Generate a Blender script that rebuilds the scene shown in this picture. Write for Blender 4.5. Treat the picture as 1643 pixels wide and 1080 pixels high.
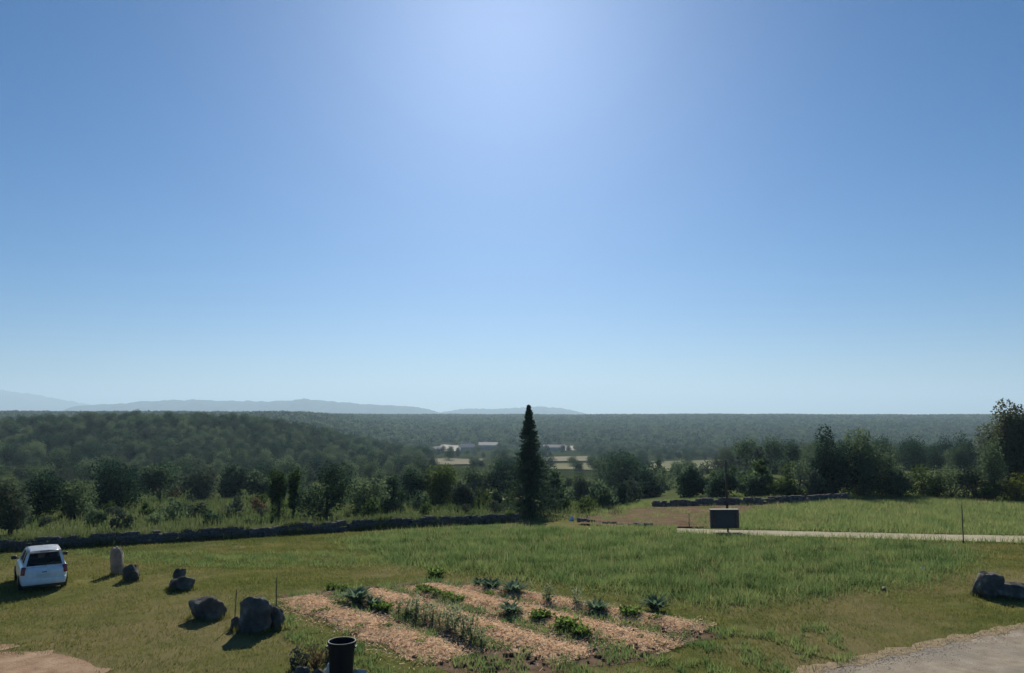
import bpy, bmesh, math, random
import numpy as np
from mathutils import Vector, Matrix, Quaternion, noise as mnoise
from mathutils.geometry import delaunay_2d_cdt

sc = bpy.context.scene
for o in list(bpy.data.objects): bpy.data.objects.remove(o)
COL = sc.collection

# ------------------------------------------------------------------ camera
EYE = 6.0
FPX, PW, PH = 1241.0, 1643.0, 1080.0
HORIZON = 668.0
PITCH = math.atan((HORIZON - PH / 2) / FPX)
cam = bpy.data.cameras.new('camera')
cam.sensor_width = 36.0
cam.lens = 36.0 * FPX / PW
cam.clip_start = 0.1
cam.clip_end = 90000
camo = bpy.data.objects.new('camera', cam)
COL.objects.link(camo)
camo.location = (0, 0, EYE)
camo.rotation_euler = (math.pi / 2 + PITCH, 0, 0)
sc.camera = camo

# ------------------------------------------------------------------ sky and sun
SUN_EL, SUN_AZ = math.radians(30.5), math.radians(-0.8)
world = bpy.data.worlds.new('World')
sc.world = world
world.use_nodes = True
wn = world.node_tree.nodes
sky = wn.new('ShaderNodeTexSky')
sky.sky_type = 'NISHITA'
sky.sun_disc = False
sky.sun_elevation = SUN_EL
sky.sun_rotation = SUN_AZ
sky.altitude = 200
sky.air_density = 0.9
sky.dust_density = 0.72
sky.ozone_density = 10.0
bg = wn['Background']
bg.inputs['Strength'].default_value = 0.05
hs = wn.new('ShaderNodeHueSaturation')          # the camera's colour rendering of the whole sky
hs.inputs['Saturation'].default_value = 1.20
hs.inputs['Hue'].default_value = .496
world.node_tree.links.new(sky.outputs[0], hs.inputs['Color'])
world.node_tree.links.new(hs.outputs[0], bg.inputs['Color'])

sun = bpy.data.lights.new('sun', 'SUN')
sun.energy = 5.0
sun.angle = math.radians(0.5)
sun.color = (1.0, 0.94, 0.84)
suno = bpy.data.objects.new('sun', sun)
COL.objects.link(suno)
to_sun = Vector((math.sin(SUN_AZ) * math.cos(SUN_EL), math.cos(SUN_AZ) * math.cos(SUN_EL), math.sin(SUN_EL)))
suno.rotation_euler = to_sun.to_track_quat('Z', 'Y').to_euler()
suno.location = (0, 0, 60)

vs = sc.view_settings
vs.view_transform = 'Standard'
vs.look = 'None'
vs.exposure = 0.50
vs.gamma = 1.0
vs.use_curve_mapping = False
HAZE_DENSITY, HAZE_G = 1.5e-4, 0.2

cy = sc.cycles
cy.use_denoising = True
cy.max_bounces = 6
cy.diffuse_bounces = 3
cy.transmission_bounces = 4
cy.transparent_max_bounces = 12
cy.volume_bounces = 0

# ------------------------------------------------------------------ helpers
rng = np.random.default_rng(11)
random.seed(11)

def smooth(a, b, t):
    t = np.clip((t - a) / (b - a), 0, 1)
    return t * t * (3 - 2 * t)

_ly = np.linspace(math.log(5), math.log(90000), 900)
def _table(pts):
    ys, zs = zip(*pts)
    v = np.interp(np.exp(_ly), ys, zs)
    k = np.hanning(31); k /= k.sum()
    return np.convolve(np.pad(v, 15, mode='edge'), k, mode='valid')
_mid = _table([(5, 0), (29, 0), (40, -.35), (45, -.55), (50, -.85), (60, -1.6), (80, -3.0), (100, -4.7), (120, -6.3), (150, -8.1), (200, -10.8),
               (300, -15.5), (450, -20.8), (650, -25.4), (850, -27.5), (1000, -25), (1300, -17), (1700, -6), (2200, 2.5), (2700, 4), (3600, -20), (5000, -60), (90000, -60)])
_left = _table([(5, 0), (29, 0), (40, -.35), (45, -.55), (50, -.85), (60, -1.6), (80, -3.0), (100, -4.7), (120, -6.3), (150, -8.1), (200, -10.8),
                (300, -15.5), (450, -18.8), (650, -20), (800, -14), (1000, -4), (1200, 4), (1500, 6), (2700, 3), (3600, -20), (5000, -60), (90000, -60)])
_radd = _table([(5, 0), (50, 0), (60, .35), (70, .75), (80, 1.0), (100, 2.2), (120, 3.2), (200, 4.5), (300, 3.5), (450, 2), (650, 0), (90000, 0)])

def vnoise(x, y, s, seed=0):
    # smooth pseudo noise out of a few rotated sines, vectorised
    x = np.asarray(x) / s; y = np.asarray(y) / s
    r = 0
    for i in range(5):
        a = 1.3 + 2.4 * i + seed * 1.7
        f = 1.0 + .55 * i
        r = r + np.sin((x * math.cos(a) + y * math.sin(a)) * f * 2.1 + 5.1 * i + seed + 1.3 * np.sin((x * math.sin(a) - y * math.cos(a)) * f * 1.1 + i)) / (1 + .4 * i)
    return r / 2.6

def T(x, y):
    x = np.asarray(x, float); y = np.asarray(y, float)
    yy = np.maximum(y, 5.0)
    ly = np.log(yy)
    u = x / np.maximum(yy, 30)
    zm = np.interp(ly, _ly, _mid); zl = np.interp(ly, _ly, _left)
    w = smooth(.10, .30, -u)
    z = zm * (1 - w) + zl * w
    z = z + np.interp(ly, _ly, _radd) * smooth(.12, .36, u)
    dx = x + 165.0
    sx = np.where(dx > 0, 60.0, 190.0)
    z = z + 21.0 * np.exp(-.5 * (dx / sx) ** 2 - .5 * ((y - 430) / 95.0) ** 2)
    far = smooth(70, 500, yy)
    z = z + far * (1.3 * vnoise(x, y, 90, 1) + .4 * vnoise(x, y, 26, 2)) + smooth(900, 2000, yy) * 1.6 * vnoise(x, y, 420, 3)
    z = z + smooth(33, 60, yy) * .10 * vnoise(x, y, 9, 4) * (1 - far)
    return z

def ray(px, py):
    v = (px - PW / 2) / FPX; w = (PH / 2 - py) / FPX
    c, s = math.cos(PITCH), math.sin(PITCH)
    return np.array([v, c - w * s, s + w * c])

def G(px, py, off=0.0):
    """ground point of the place seen at a point of the photograph"""
    d = ray(px, py)
    t = np.exp(np.linspace(math.log(8), math.log(6000), 5000))
    P = d[None, :] * t[:, None]
    h = EYE + P[:, 2] - T(P[:, 0], P[:, 1])
    i = int(np.argmax(h < 0))
    if i == 0: i = len(t) - 1
    x, y = P[i, 0], P[i, 1]
    return Vector((float(x), float(y), float(T(x, y)) + off))

def PXM(y):
    return FPX / y

def gz(x, y): return float(T(x, y))

# ---- materials
def new_mat(name):
    m = bpy.data.materials.new(name); m.use_nodes = True
    nt = m.node_tree; nt.nodes.clear()
    out = nt.nodes.new('ShaderNodeOutputMaterial')
    return m, nt, out

def N(nt, t, **kw):
    n = nt.nodes.new(t)
    for k, v in kw.items():
        if k in n.inputs: n.inputs[k].default_value = v
        else: setattr(n, k, v)
    return n

def ramp(nt, fac, stops):
    r = nt.nodes.new('ShaderNodeValToRGB')
    e = r.color_ramp.elements
    while len(e) < len(stops): e.new(.5)
    for i, (p, c) in enumerate(stops):
        e[i].position = p; e[i].color = (*c, 1)
    nt.links.new(fac, r.inputs[0])
    return r.outputs[0]

def surf(name, stops, scale=4.0, detail=6, rough=.9, bump=.0, bscale=None, spec=.0, metallic=0, coords='Object', big=None):
    """noise-coloured solid; stops = ramp of base colours; big=(scale, colour, amount) adds broad patches"""
    m, nt, out = new_mat(name)
    tc = N(nt, 'ShaderNodeTexCoord')
    nz = N(nt, 'ShaderNodeTexNoise', Scale=scale, Detail=detail, Roughness=.6)
    nt.links.new(tc.outputs[coords], nz.inputs['Vector'])
    c = ramp(nt, nz.outputs[0], stops)
    if big:
        n2 = N(nt, 'ShaderNodeTexNoise', Scale=big[0], Detail=4, Roughness=.55)
        nt.links.new(tc.outputs[coords], n2.inputs['Vector'])
        f = ramp(nt, n2.outputs[0], [(.42, (0, 0, 0)), (.62, (big[2],) * 3)])
        mx = N(nt, 'ShaderNodeMixRGB'); mx.inputs[2].default_value = (*big[1], 1)
        nt.links.new(f, mx.inputs[0]); nt.links.new(c, mx.inputs[1]); c = mx.outputs[0]
    p = N(nt, 'ShaderNodeBsdfPrincipled', Roughness=rough, Metallic=metallic)
    p.inputs['Specular IOR Level'].default_value = spec
    nt.links.new(c, p.inputs['Base Color'])
    if bump:
        nb = N(nt, 'ShaderNodeTexNoise', Scale=bscale or scale * 3, Detail=8, Roughness=.7)
        nt.links.new(tc.outputs[coords], nb.inputs['Vector'])
        b = N(nt, 'ShaderNodeBump', Strength=bump, Distance=.05)
        nt.links.new(nb.outputs[0], b.inputs['Height']); nt.links.new(b.outputs[0], p.inputs['Normal'])
    nt.links.new(p.outputs[0], out.inputs[0])
    return m

def leafmat(name, dark, light, trans=.35, rough=.55, spread=.5, patch=None):
    """leaf: every leaf its own shade, every plant a little different"""
    m, nt, out = new_mat(name)
    geo = N(nt, 'ShaderNodeNewGeometry'); oi = N(nt, 'ShaderNodeObjectInfo')
    a = N(nt, 'ShaderNodeMath', operation='MULTIPLY'); a.inputs[1].default_value = spread
    nt.links.new(geo.outputs['Random Per Island'], a.inputs[0])
    b = N(nt, 'ShaderNodeMath', operation='MULTIPLY_ADD'); b.inputs[1].default_value = 1 - spread
    nt.links.new(oi.outputs['Random'], b.inputs[0]); nt.links.new(a.outputs[0], b.inputs[2])
    fac = b.outputs[0]
    if patch:
        nz = N(nt, 'ShaderNodeTexNoise', Scale=patch, Detail=3, Roughness=.5)
        nt.links.new(geo.outputs['Position'], nz.inputs['Vector'])
        c2 = N(nt, 'ShaderNodeMath', operation='MULTIPLY_ADD'); c2.inputs[1].default_value = 2.2; c2.inputs[2].default_value = -.75
        nt.links.new(nz.outputs[0], c2.inputs[0])
        c3 = N(nt, 'ShaderNodeMath', operation='ADD', use_clamp=True)
        c4 = N(nt, 'ShaderNodeMath', operation='MULTIPLY'); c4.inputs[1].default_value = .5
        c5 = N(nt, 'ShaderNodeMath', operation='MULTIPLY'); c5.inputs[1].default_value = .6
        nt.links.new(fac, c4.inputs[0]); nt.links.new(c2.outputs[0], c5.inputs[0])
        nt.links.new(c4.outputs[0], c3.inputs[0]); nt.links.new(c5.outputs[0], c3.inputs[1]); fac = c3.outputs[0]
    c = ramp(nt, fac, [(0.05, dark), (.95, light)])
    p = N(nt, 'ShaderNodeBsdfPrincipled', Roughness=rough); p.inputs['Specular IOR Level'].default_value = .0
    t = N(nt, 'ShaderNodeBsdfTranslucent')
    nt.links.new(c, p.inputs['Base Color'])
    hs = N(nt, 'ShaderNodeHueSaturation', Saturation=1.1, Value=1.25); nt.links.new(c, hs.inputs['Color'])
    nt.links.new(hs.outputs[0], t.inputs['Color'])
    mx = N(nt, 'ShaderNodeMixShader'); mx.inputs[0].default_value = trans
    nt.links.new(p.outputs[0], mx.inputs[1]); nt.links.new(t.outputs[0], mx.inputs[2])
    nt.links.new(mx.outputs[0], out.inputs[0])
    return m

M = {}
M['lawn'] = surf('lawn', [(.30, (.070, .085, .028)), (.5, (.105, .116, .036)), (.72, (.18, .160, .062))], 1.1, 8, .95, .5, 30, big=(.16, (.22, .165, .095), .6))
M['scrub_ground'] = surf('scrub_ground', [(.3, (.055, .075, .028)), (.55, (.085, .100, .04)), (.75, (.16, .14, .075))], .35, 8, .95, .4, 9)
M['meadow_soil'] = surf('meadow_soil', [(.3, (.045, .065, .022)), (.7, (.085, .10, .04))], 1.4, 6, .95, .4, 14)
M['soil'] = surf('soil', [(.3, (.10, .070, .045)), (.6, (.18, .125, .085)), (.8, (.24, .17, .12))], 3.0, 8, .95, .8, 18)
M['red_earth'] = surf('red_earth', [(.3, (.24, .155, .10)), (.55, (.36, .25, .165)), (.8, (.46, .35, .25))], 2.0, 8, .95, .7, 14)
M['bank_earth'] = surf('bank_earth', [(.3, (.10, .065, .045)), (.55, (.17, .115, .078)), (.8, (.24, .18, .12))], .8, 8, .95, .8, 6, big=(.3, (.11, .10, .05), .4))
M['lane'] = surf('lane', [(.3, (.30, .27, .185)), (.7, (.42, .375, .28))], 2.0, 7, .95, .5, 20)
M['drive'] = surf('drive', [(.3, (.27, .225, .165)), (.55, (.38, .32, .245)), (.75, (.48, .41, .325))], 2.2, 10, .92, .7, 45, big=(.30, (.26, .235, .195), .7))
M['drive_edge'] = surf('drive_edge', [(.3, (.22, .17, .10)), (.7, (.40, .31, .20))], 5, 6, .95, .6, 30)
M['straw_bed'] = surf('straw_bed', [(.3, (.30, .18, .10)), (.5, (.54, .36, .225)), (.75, (.72, .52, .34))], 3.2, 8, .95, .9, 24)
M['rock'] = surf('rock', [(.25, (.035, .035, .034)), (.5, (.095, .092, .086)), (.75, (.28, .265, .24))], 2.6, 9, .9, .8, 9, big=(2.1, (.24, .23, .18), .30))
M['rock_brown'] = surf('rock_brown', [(.25, (.15, .12, .095)), (.5, (.27, .225, .18)), (.75, (.46, .40, .33))], 3.0, 9, .9, .7, 9)
M['gravel'] = surf('gravel', [(.3, (.30, .26, .21)), (.7, (.50, .44, .36))], 1.7, 8, .9)
M['rock_pale'] = surf('rock_pale', [(.25, (.30, .28, .25)), (.6, (.50, .48, .44))], 3, 8, .9, .6, 10)
M['wall_stone'] = surf('wall_stone', [(.25, (.065, .060, .058)), (.5, (.13, .12, .115)), (.8, (.24, .225, .21))], 3.2, 8, .92, .6, 10)
M['bark'] = surf('bark', [(.3, (.045, .036, .028)), (.7, (.12, .10, .08))], 6, 6, .9, .6, 20)
M['wood'] = surf('wood', [(.3, (.10, .08, .06)), (.7, (.20, .165, .125))], 8, 6, .85, .3, 30)
M['field_pale'] = surf('field_pale', [(.3, (.18, .17, .12)), (.7, (.28, .255, .18))], .05, 6, .95)
M['field_green'] = surf('field_green', [(.3, (.14, .15, .085)), (.7, (.23, .22, .135))], .05, 8, .95)
M['field_chalk'] = surf('field_chalk', [(.3, (.36, .33, .28)), (.7, (.50, .46, .40))], .04, 6, .95)
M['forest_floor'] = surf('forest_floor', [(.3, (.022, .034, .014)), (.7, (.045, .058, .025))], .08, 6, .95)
M['mountain'] = surf('mountain', [(.3, (.02, .03, .03)), (.7, (.05, .055, .05))], .002, 8, .95)
M['oak_leaf'] = leafmat('oak_leaf', (.011, .034, .028), (.070, .112, .062), .22)
M['wood_leaf'] = leafmat('wood_leaf', (.013, .040, .030), (.155, .205, .108), .30, spread=.2)
M['green_leaf'] = leafmat('green_leaf', (.032, .060, .020), (.095, .130, .045), .3)
M['olive_leaf'] = leafmat('olive_leaf', (.042, .060, .042), (.11, .13, .09), .18)
M['edge_leaf'] = leafmat('edge_leaf', (.075, .090, .055), (.190, .205, .115), .36)
M['belt_leaf'] = leafmat('belt_leaf', (.028, .060, .042), (.150, .195, .100), .34)
M['yellow_leaf'] = leafmat('yellow_leaf', (.07, .09, .02), (.16, .17, .05), .35)
M['dry_leaf'] = leafmat('dry_leaf', (.09, .068, .038), (.20, .155, .09), .25)
M['fir_needle'] = leafmat('fir_needle', (.016, .040, .030), (.075, .112, .068), .24)
M['artichoke'] = leafmat('artichoke', (.075, .13, .075), (.18, .245, .155), .38)
M['veg_leaf'] = leafmat('veg_leaf', (.07, .12, .03), (.17, .23, .07), .45)
M['stalk_leaf'] = leafmat('stalk_leaf', (.11, .14, .075), (.26, .28, .17), .45)
M['lawn_blade'] = leafmat('lawn_blade', (.048, .088, .018), (.245, .220, .082), .38, patch=.50)
M['meadow_blade'] = leafmat('meadow_blade', (.062, .128, .046), (.265, .290, .120), .44, patch=.7)
M['scrub_blade'] = leafmat('scrub_blade', (.046, .082, .030), (.170, .175, .080), .36, patch=.15)
M['seed'] = leafmat('seed', (.18, .16, .08), (.36, .31, .17), .35)
M['straw'] = leafmat('straw', (.44, .29, .165), (.88, .66, .43), .15)

def plain(name, col, rough=.5, metallic=0, spec=.5, coat=0):
    m, nt, out = new_mat(name)
    tc = N(nt, 'ShaderNodeTexCoord'); nz = N(nt, 'ShaderNodeTexNoise', Scale=7.0, Detail=5)
    nt.links.new(tc.outputs['Object'], nz.inputs['Vector'])
    c = ramp(nt, nz.outputs[0], [(.3, tuple(v * .88 for v in col)), (.7, tuple(min(1, v * 1.06) for v in col))])
    p = N(nt, 'ShaderNodeBsdfPrincipled', Roughness=rough, Metallic=metallic); p.inputs['Specular IOR Level'].default_value = spec
    p.inputs['Coat Weight'].default_value = coat; p.inputs['Coat Roughness'].default_value = .22
    nt.links.new(c, p.inputs['Base Color']); nt.links.new(p.outputs[0], out.inputs[0])
    return m
M['car_paint'] = plain('car_paint', (.82, .83, .84), .30, 0, .6, .8)
M['black_plastic'] = plain('black_plastic', (.018, .019, .021), .45)
M['bin_plastic'] = plain('bin_plastic', (.010, .012, .017), .62, 0, .18)
M['rubber'] = plain('rubber', (.02, .02, .02), .85)
M['hub_metal'] = plain('hub_metal', (.4, .4, .42), .4, .8)
M['lamp_red'] = plain('lamp_red', (.22, .012, .012), .15, 0, .5, .5)
M['lamp_clear'] = plain('lamp_clear', (.6, .6, .62), .1)
M['plate'] = plain('plate', (.7, .7, .66), .4)
M['seat'] = plain('seat', (.03, .03, .035), .9)
M['sign_back'] = plain('sign_back', (.035, .038, .045), .55)
M['sign_wood'] = plain('sign_wood', (.30, .28, .25), .8, 0, .2)
M['plaster'] = plain('plaster', (.50, .43, .34), .9, 0, .1)
M['roof_tile'] = plain('roof_tile', (.52, .44, .37), .9, 0, .1)
M['roof_metal'] = plain('roof_metal', (.40, .37, .32), .8, 0, .1)
M['window_dark'] = plain('window_dark', (.03, .035, .04), .1)
M['white_stone'] = plain('white_stone', (.72, .70, .65), .85)
def glassmat():
    m, nt, out = new_mat('car_glass')
    p = N(nt, 'ShaderNodeBsdfPrincipled', Roughness=.03); p.inputs['Base Color'].default_value = (.008, .010, .012, 1)
    t = N(nt, 'ShaderNodeBsdfTransparent'); t.inputs[0].default_value = (.45, .5, .5, 1)
    mx = N(nt, 'ShaderNodeMixShader'); mx.inputs[0].default_value = .45
    nt.links.new(p.outputs[0], mx.inputs[1]); nt.links.new(t.outputs[0], mx.inputs[2]); nt.links.new(mx.outputs[0], out.inputs[0])
    return m
M['glass'] = glassmat()

# ---- meshes and objects
def mesh_np(name, verts, faces, mat, smooth_=False):
    """faces: (n,3) or (n,4) int array"""
    verts = np.asarray(verts, np.float32); faces = np.asarray(faces, np.int32)
    me = bpy.data.meshes.new(name)
    k = faces.shape[1]
    me.vertices.add(len(verts)); me.vertices.foreach_set('co', verts.ravel())
    me.loops.add(faces.size); me.loops.foreach_set('vertex_index', faces.ravel())
    me.polygons.add(len(faces)); me.polygons.foreach_set('loop_start', np.arange(0, faces.size, k, dtype=np.int32))
    if smooth_: me.polygons.foreach_set('use_smooth', np.ones(len(faces), bool))
    me.update(calc_edges=True)
    me.materials.append(M[mat] if isinstance(mat, str) else mat)
    return me

def mesh_bm(name, bm, mat, smooth_=False):
    me = bpy.data.meshes.new(name)
    if smooth_:
        for f in bm.faces: f.smooth = True
    bm.to_mesh(me); bm.free()
    me.materials.append(M[mat] if isinstance(mat, str) else mat)
    return me

def put(name, me, parent=None, loc=None, rot=None, scale=None):
    o = bpy.data.objects.new(name, me); COL.objects.link(o)
    if parent is not None: o.parent = parent
    if loc is not None: o.location = loc
    if rot is not None: o.rotation_euler = rot
    if scale is not None: o.scale = (scale,) * 3 if isinstance(scale, (int, float)) else scale
    return o

def tag(o, label=None, cat=None, group=None, kind=None):
    if label: o['label'] = label
    if cat: o['category'] = cat
    if group: o['group'] = group
    if kind: o['kind'] = kind
    return o

def thing(name, loc, label, cat, group=None, rotz=0, kind=None):
    o = bpy.data.objects.new(name, None); COL.objects.link(o)
    o.location = loc; o.rotation_euler = (0, 0, rotz); o.empty_display_size = .2
    return tag(o, label, cat, group, kind)

def box(bm, c, s, rot=None, bev=0.0):
    r = bmesh.ops.create_cube(bm, size=1.0)
    vs_ = r['verts']
    bmesh.ops.scale(bm, vec=s, verts=vs_)
    if bev:
        es = list({e for v in vs_ for e in v.link_edges})
        rr = bmesh.ops.bevel(bm, geom=es, offset=bev, segments=2, affect='EDGES', profile=.6)
        vs_ = list({v for f in rr['faces'] for v in f.verts} | {v for v in vs_ if v.is_valid})
    if rot is not None: bmesh.ops.rotate(bm, cent=(0, 0, 0), matrix=rot, verts=vs_)
    bmesh.ops.translate(bm, vec=c, verts=vs_)

def tube(bm, pts, radii, seg=8, cap=True):
    rings = []
    pts = [Vector(p) for p in pts]
    for i, p in enumerate(pts):
        d = (pts[min(i + 1, len(pts) - 1)] - pts[max(i - 1, 0)]).normalized()
        q = d.to_track_quat('Z', 'Y')
        rings.append([bm.verts.new(p + q @ Vector((math.cos(2 * math.pi * k / seg) * radii[i], math.sin(2 * math.pi * k / seg) * radii[i], 0))) for k in range(seg)])
    for a, b in zip(rings, rings[1:]):
        for k in range(seg):
            bm.faces.new((a[k], a[(k + 1) % seg], b[(k + 1) % seg], b[k]))
    if cap:
        bm.faces.new(rings[-1]); bm.faces.new(rings[0][::-1])

def inside(poly, x, y):
    px = np.array([p[0] for p in poly]); py = np.array([p[1] for p in poly])
    r = np.zeros(np.shape(x), bool)
    j = len(px) - 1
    for i in range(len(px)):
        c = ((py[i] > y) != (py[j] > y)) & (x < (px[j] - px[i]) * (y - py[i]) / (py[j] - py[i] + 1e-12) + px[i])
        r ^= c; j = i
    return r

def drape(name, poly, mat, off, res, jit=.0, bulge=None, kind='structure', seedj=0):
    """sheet that follows the ground inside a polygon, with an uneven edge"""
    b = []
    n = len(poly)
    for i in range(n):
        a = np.array(poly[i][:2]); c = np.array(poly[(i + 1) % n][:2])
        L = np.linalg.norm(c - a); k = max(1, int(L / res))
        nrm = np.array([c[1] - a[1], a[0] - c[0]]) / max(L, 1e-6)
        for q in range(k):
            p = a + (c - a) * q / k
            p = p + nrm * jit * float(vnoise(p[0], p[1], res * 2.3, seedj))
            b.append(p)
    xs = [p[0] for p in b]; ys = [p[1] for p in b]
    gx, gy = np.meshgrid(np.arange(min(xs), max(xs), res), np.arange(min(ys), max(ys), res))
    gx = gx.ravel() + rng.uniform(-.25, .25, gx.size) * res; gy = gy.ravel() + rng.uniform(-.25, .25, gy.size) * res
    k = inside(b, gx, gy)
    pts = [Vector((float(p[0]), float(p[1]))) for p in b] + [Vector((float(x), float(y))) for x, y in zip(gx[k], gy[k])]
    v, e, f, *_ = delaunay_2d_cdt(pts, [], [list(range(len(b)))], 1, 1e-5)
    X = np.array([p.x for p in v]); Y = np.array([p.y for p in v])
    Z = T(X, Y) + off + (bulge(X, Y) if bulge else 0)
    me = mesh_np(name, np.c_[X, Y, Z], np.array([list(q)[:3] for q in f]), mat, True)
    o = put(name, me)
    return tag(o, kind=kind)

# ------------------------------------------------------------------ ground
def rows():
    r = [-60, -40, -25, -12, 0, 5, 9]
    y = 12.0
    while y < 16000:
        r.append(y); y *= 1.022 if y < 3000 else 1.12
    return np.array(r)
ry = rows()
ru = np.linspace(-1, 1, 281)
ru = np.sign(ru) * np.abs(ru) ** 1.35
X = ru[None, :] * (1.25 * np.maximum(ry, 0) + 60)[:, None]
Y = np.repeat(ry[:, None], len(ru), 1)
Z = T(X, Y)
nr, nc = X.shape
idx = np.arange(nr * nc).reshape(nr, nc)
F = np.stack([idx[:-1, :-1], idx[:-1, 1:], idx[1:, 1:], idx[1:, :-1]], -1).reshape(-1, 4)
me = mesh_np('ground', np.c_[X.ravel(), Y.ravel(), Z.ravel()], F, 'lawn', True)
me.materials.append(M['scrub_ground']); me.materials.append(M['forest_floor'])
cyc = Y[:-1, :-1].ravel(); cxc = (X[:-1, :-1] + X[1:, 1:]).ravel() / 2
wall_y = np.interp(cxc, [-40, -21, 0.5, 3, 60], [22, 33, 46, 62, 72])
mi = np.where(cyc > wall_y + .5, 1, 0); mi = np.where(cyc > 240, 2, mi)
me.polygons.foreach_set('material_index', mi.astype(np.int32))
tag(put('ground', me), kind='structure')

def P2(*pts): return [tuple(G(*p)[:2]) for p in pts]

# ---- garden bed, drive, lane, bare earth
drive_edge = [(-1.8, 14.0), (1.2, 16.0), (3.3, 17.2), (5.2, 18.0), (6.8, 18.8), (8.9, 19.9), (11.0, 21.1), (14.5, 22.8), (19, 24.7), (26, 27.5)]
drape('driveway', drive_edge + [(44, 27), (44, 2), (-1.5, 2)], 'drive', .012, .6, .25)
edge_poly = [(x + .10, y - .14) for x, y in drive_edge] + [(x - .16, y + .22) for x, y in drive_edge[::-1]]
drape('driveway_verge', edge_poly, 'drive_edge', .016, .2, .20, seedj=3)
drape('dirt_patch', [(-14.6, 15.2), (-13.9, 18.7), (-13.2, 20.1), (-11.9, 20.6), (-10.9, 19.9), (-9.6, 19.2), (-9.9, 17.9), (-11.2, 16.0)], 'red_earth', .010, .3, .35)
drape('dirt_patch', [(-14.3, 20.7), (-13.7, 21.2), (-12.9, 21.0), (-13.2, 20.5)], 'red_earth', .010, .25, .15)
bed_poly = [(-7.9, 26.6), (-6.6, 27.4), (-3.0, 29.6), (-.6, 28.6), (2.6, 25.6), (5.5, 23.4), (6.0, 22.3), (3.2, 19.8), (.6, 18.8), (-1.6, 19.0), (-4.2, 22.0)]
drape('garden_soil', bed_poly, 'soil', .006, .3, .3)
drape('bare_earth_bank', P2((925, 842), (960, 826), (1040, 812), (1120, 806), (1230, 812), (1190, 826), (1180, 846), (1090, 849), (985, 848)), 'bank_earth', .12, .6, .4)
lane = P2((1085, 856), (1180, 860), (1400, 865), (1643, 872), (1760, 876), (1760, 865), (1643, 861), (1400, 856), (1180, 851.5), (1085, 848))
drape('gravel_lane', lane, 'lane', .035, .5, .15)
track_poly = P2((930, 852), (1090, 857), (1090, 849), (930, 846))
drape('farm_track', P2((945, 850.5), (1085, 855), (1085, 851), (945, 847.5)), 'lane', .03, .5, .12)

# ---- valley fields
def field(mat, *pp): drape('field', P2(*pp), mat, .45, 8, 5.0)
field('field_green', (1035, 756), (1170, 752), (1165, 739), (1050, 741))
field('field_green', (870, 756), (965, 754), (955, 744), (872, 746))
field('field_pale', (872, 742), (952, 741), (948, 733), (876, 734))
field('field_pale', (686, 748), (770, 747), (772, 737), (694, 737))
field('field_chalk', (690, 725), (712, 726), (762, 724), (758, 716), (716, 714), (694, 719))
field('field_pale', (764, 720), (798, 720), (796, 713), (766, 713))
field('field_chalk', (868, 724), (926, 723), (922, 716), (870, 715))
field('field_green', (770, 812), (836, 808), (838, 792), (776, 795))

# ---- mountains on the skyline
def mountain(name, prof, dist, depth, seed):
    xs = np.linspace(prof[0][0], prof[-1][0], 160)
    crest = np.interp(xs, [p[0] for p in prof], [p[1] for p in prof])
    h = (HORIZON - crest) / FPX * dist + EYE + 60
    h = h + vnoise(xs, xs * .3, 9, seed) * .035 * h + vnoise(xs, xs * .1, 3, seed + 1) * .02 * h
    h = np.maximum(h, 2)
    ks = np.linspace(-1, 1, 41)
    V = []
    for k in ks:
        s = (1 - abs(k)) ** .8
        d = dist + k * depth
        x = (xs - PW / 2) / FPX * dist * (1 + .02 * k)
        spur = 1 + .30 * vnoise(xs, np.full_like(xs, k * 60), 14, seed + 2) * (1 - s) * s * 3
        z = -62 + h * s * np.clip(spur, .4, 1.5)
        V.append(np.c_[x, np.full_like(xs, d) + 130 * vnoise(xs, xs * 0 + k * 40, 20, seed), z])
    V = np.concatenate(V)
    n = len(xs); ii = np.arange(len(V)).reshape(len(ks), n)
    F = np.stack([ii[:-1, :-1], ii[:-1, 1:], ii[1:, 1:], ii[1:, :-1]], -1).reshape(-1, 4)
    return tag(put(name, mesh_np(name, V, F, 'mountain', True)), kind='structure')
mountain('mountain_range', [(100, 668), (130, 654), (160, 649), (200, 647), (240, 643), (300, 641.5), (380, 643), (440, 644), (470, 642), (495, 640), (520, 643), (560, 646), (600, 649), (660, 652), (688, 656), (705, 662), (720, 668)], 7600, 1200, 1)
mountain('mountain_range', [(690, 668), (712, 661), (740, 656), (770, 655.5), (800, 656), (830, 654), (868, 652), (900, 655), (930, 661), (955, 668)], 8600, 1100, 4)
mountain('mountain_range', [(-420, 640), (-200, 622), (-60, 619), (0, 626), (50, 632), (100, 641), (140, 648), (190, 655), (240, 664), (270, 668)], 11500, 1500, 7)

# ------------------------------------------------------------------ trees
def leaf_cards(P, size, rs, flat=.0, asp=.62):
    """one rhombic leaf-clump face for each point"""
    n = len(P)
    a = rs.normal(size=(n, 3)); a[:, 2] *= (1 - flat * .5); a /= np.linalg.norm(a, axis=1)[:, None]
    b = rs.normal(size=(n, 3)); b[:, 2] *= (1 - flat); b -= (b * a).sum(1)[:, None] * a; b /= np.linalg.norm(b, axis=1)[:, None]
    s = (size * rs.uniform(.6, 1.35, n))[:, None]
    V = np.stack([P - a * s * .5, P + b * s * asp * .5, P + a * s * .5, P - b * s * asp * .5], 1).reshape(-1, 3)
    F = np.arange(4 * n).reshape(n, 4)
    return V, F

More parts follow.
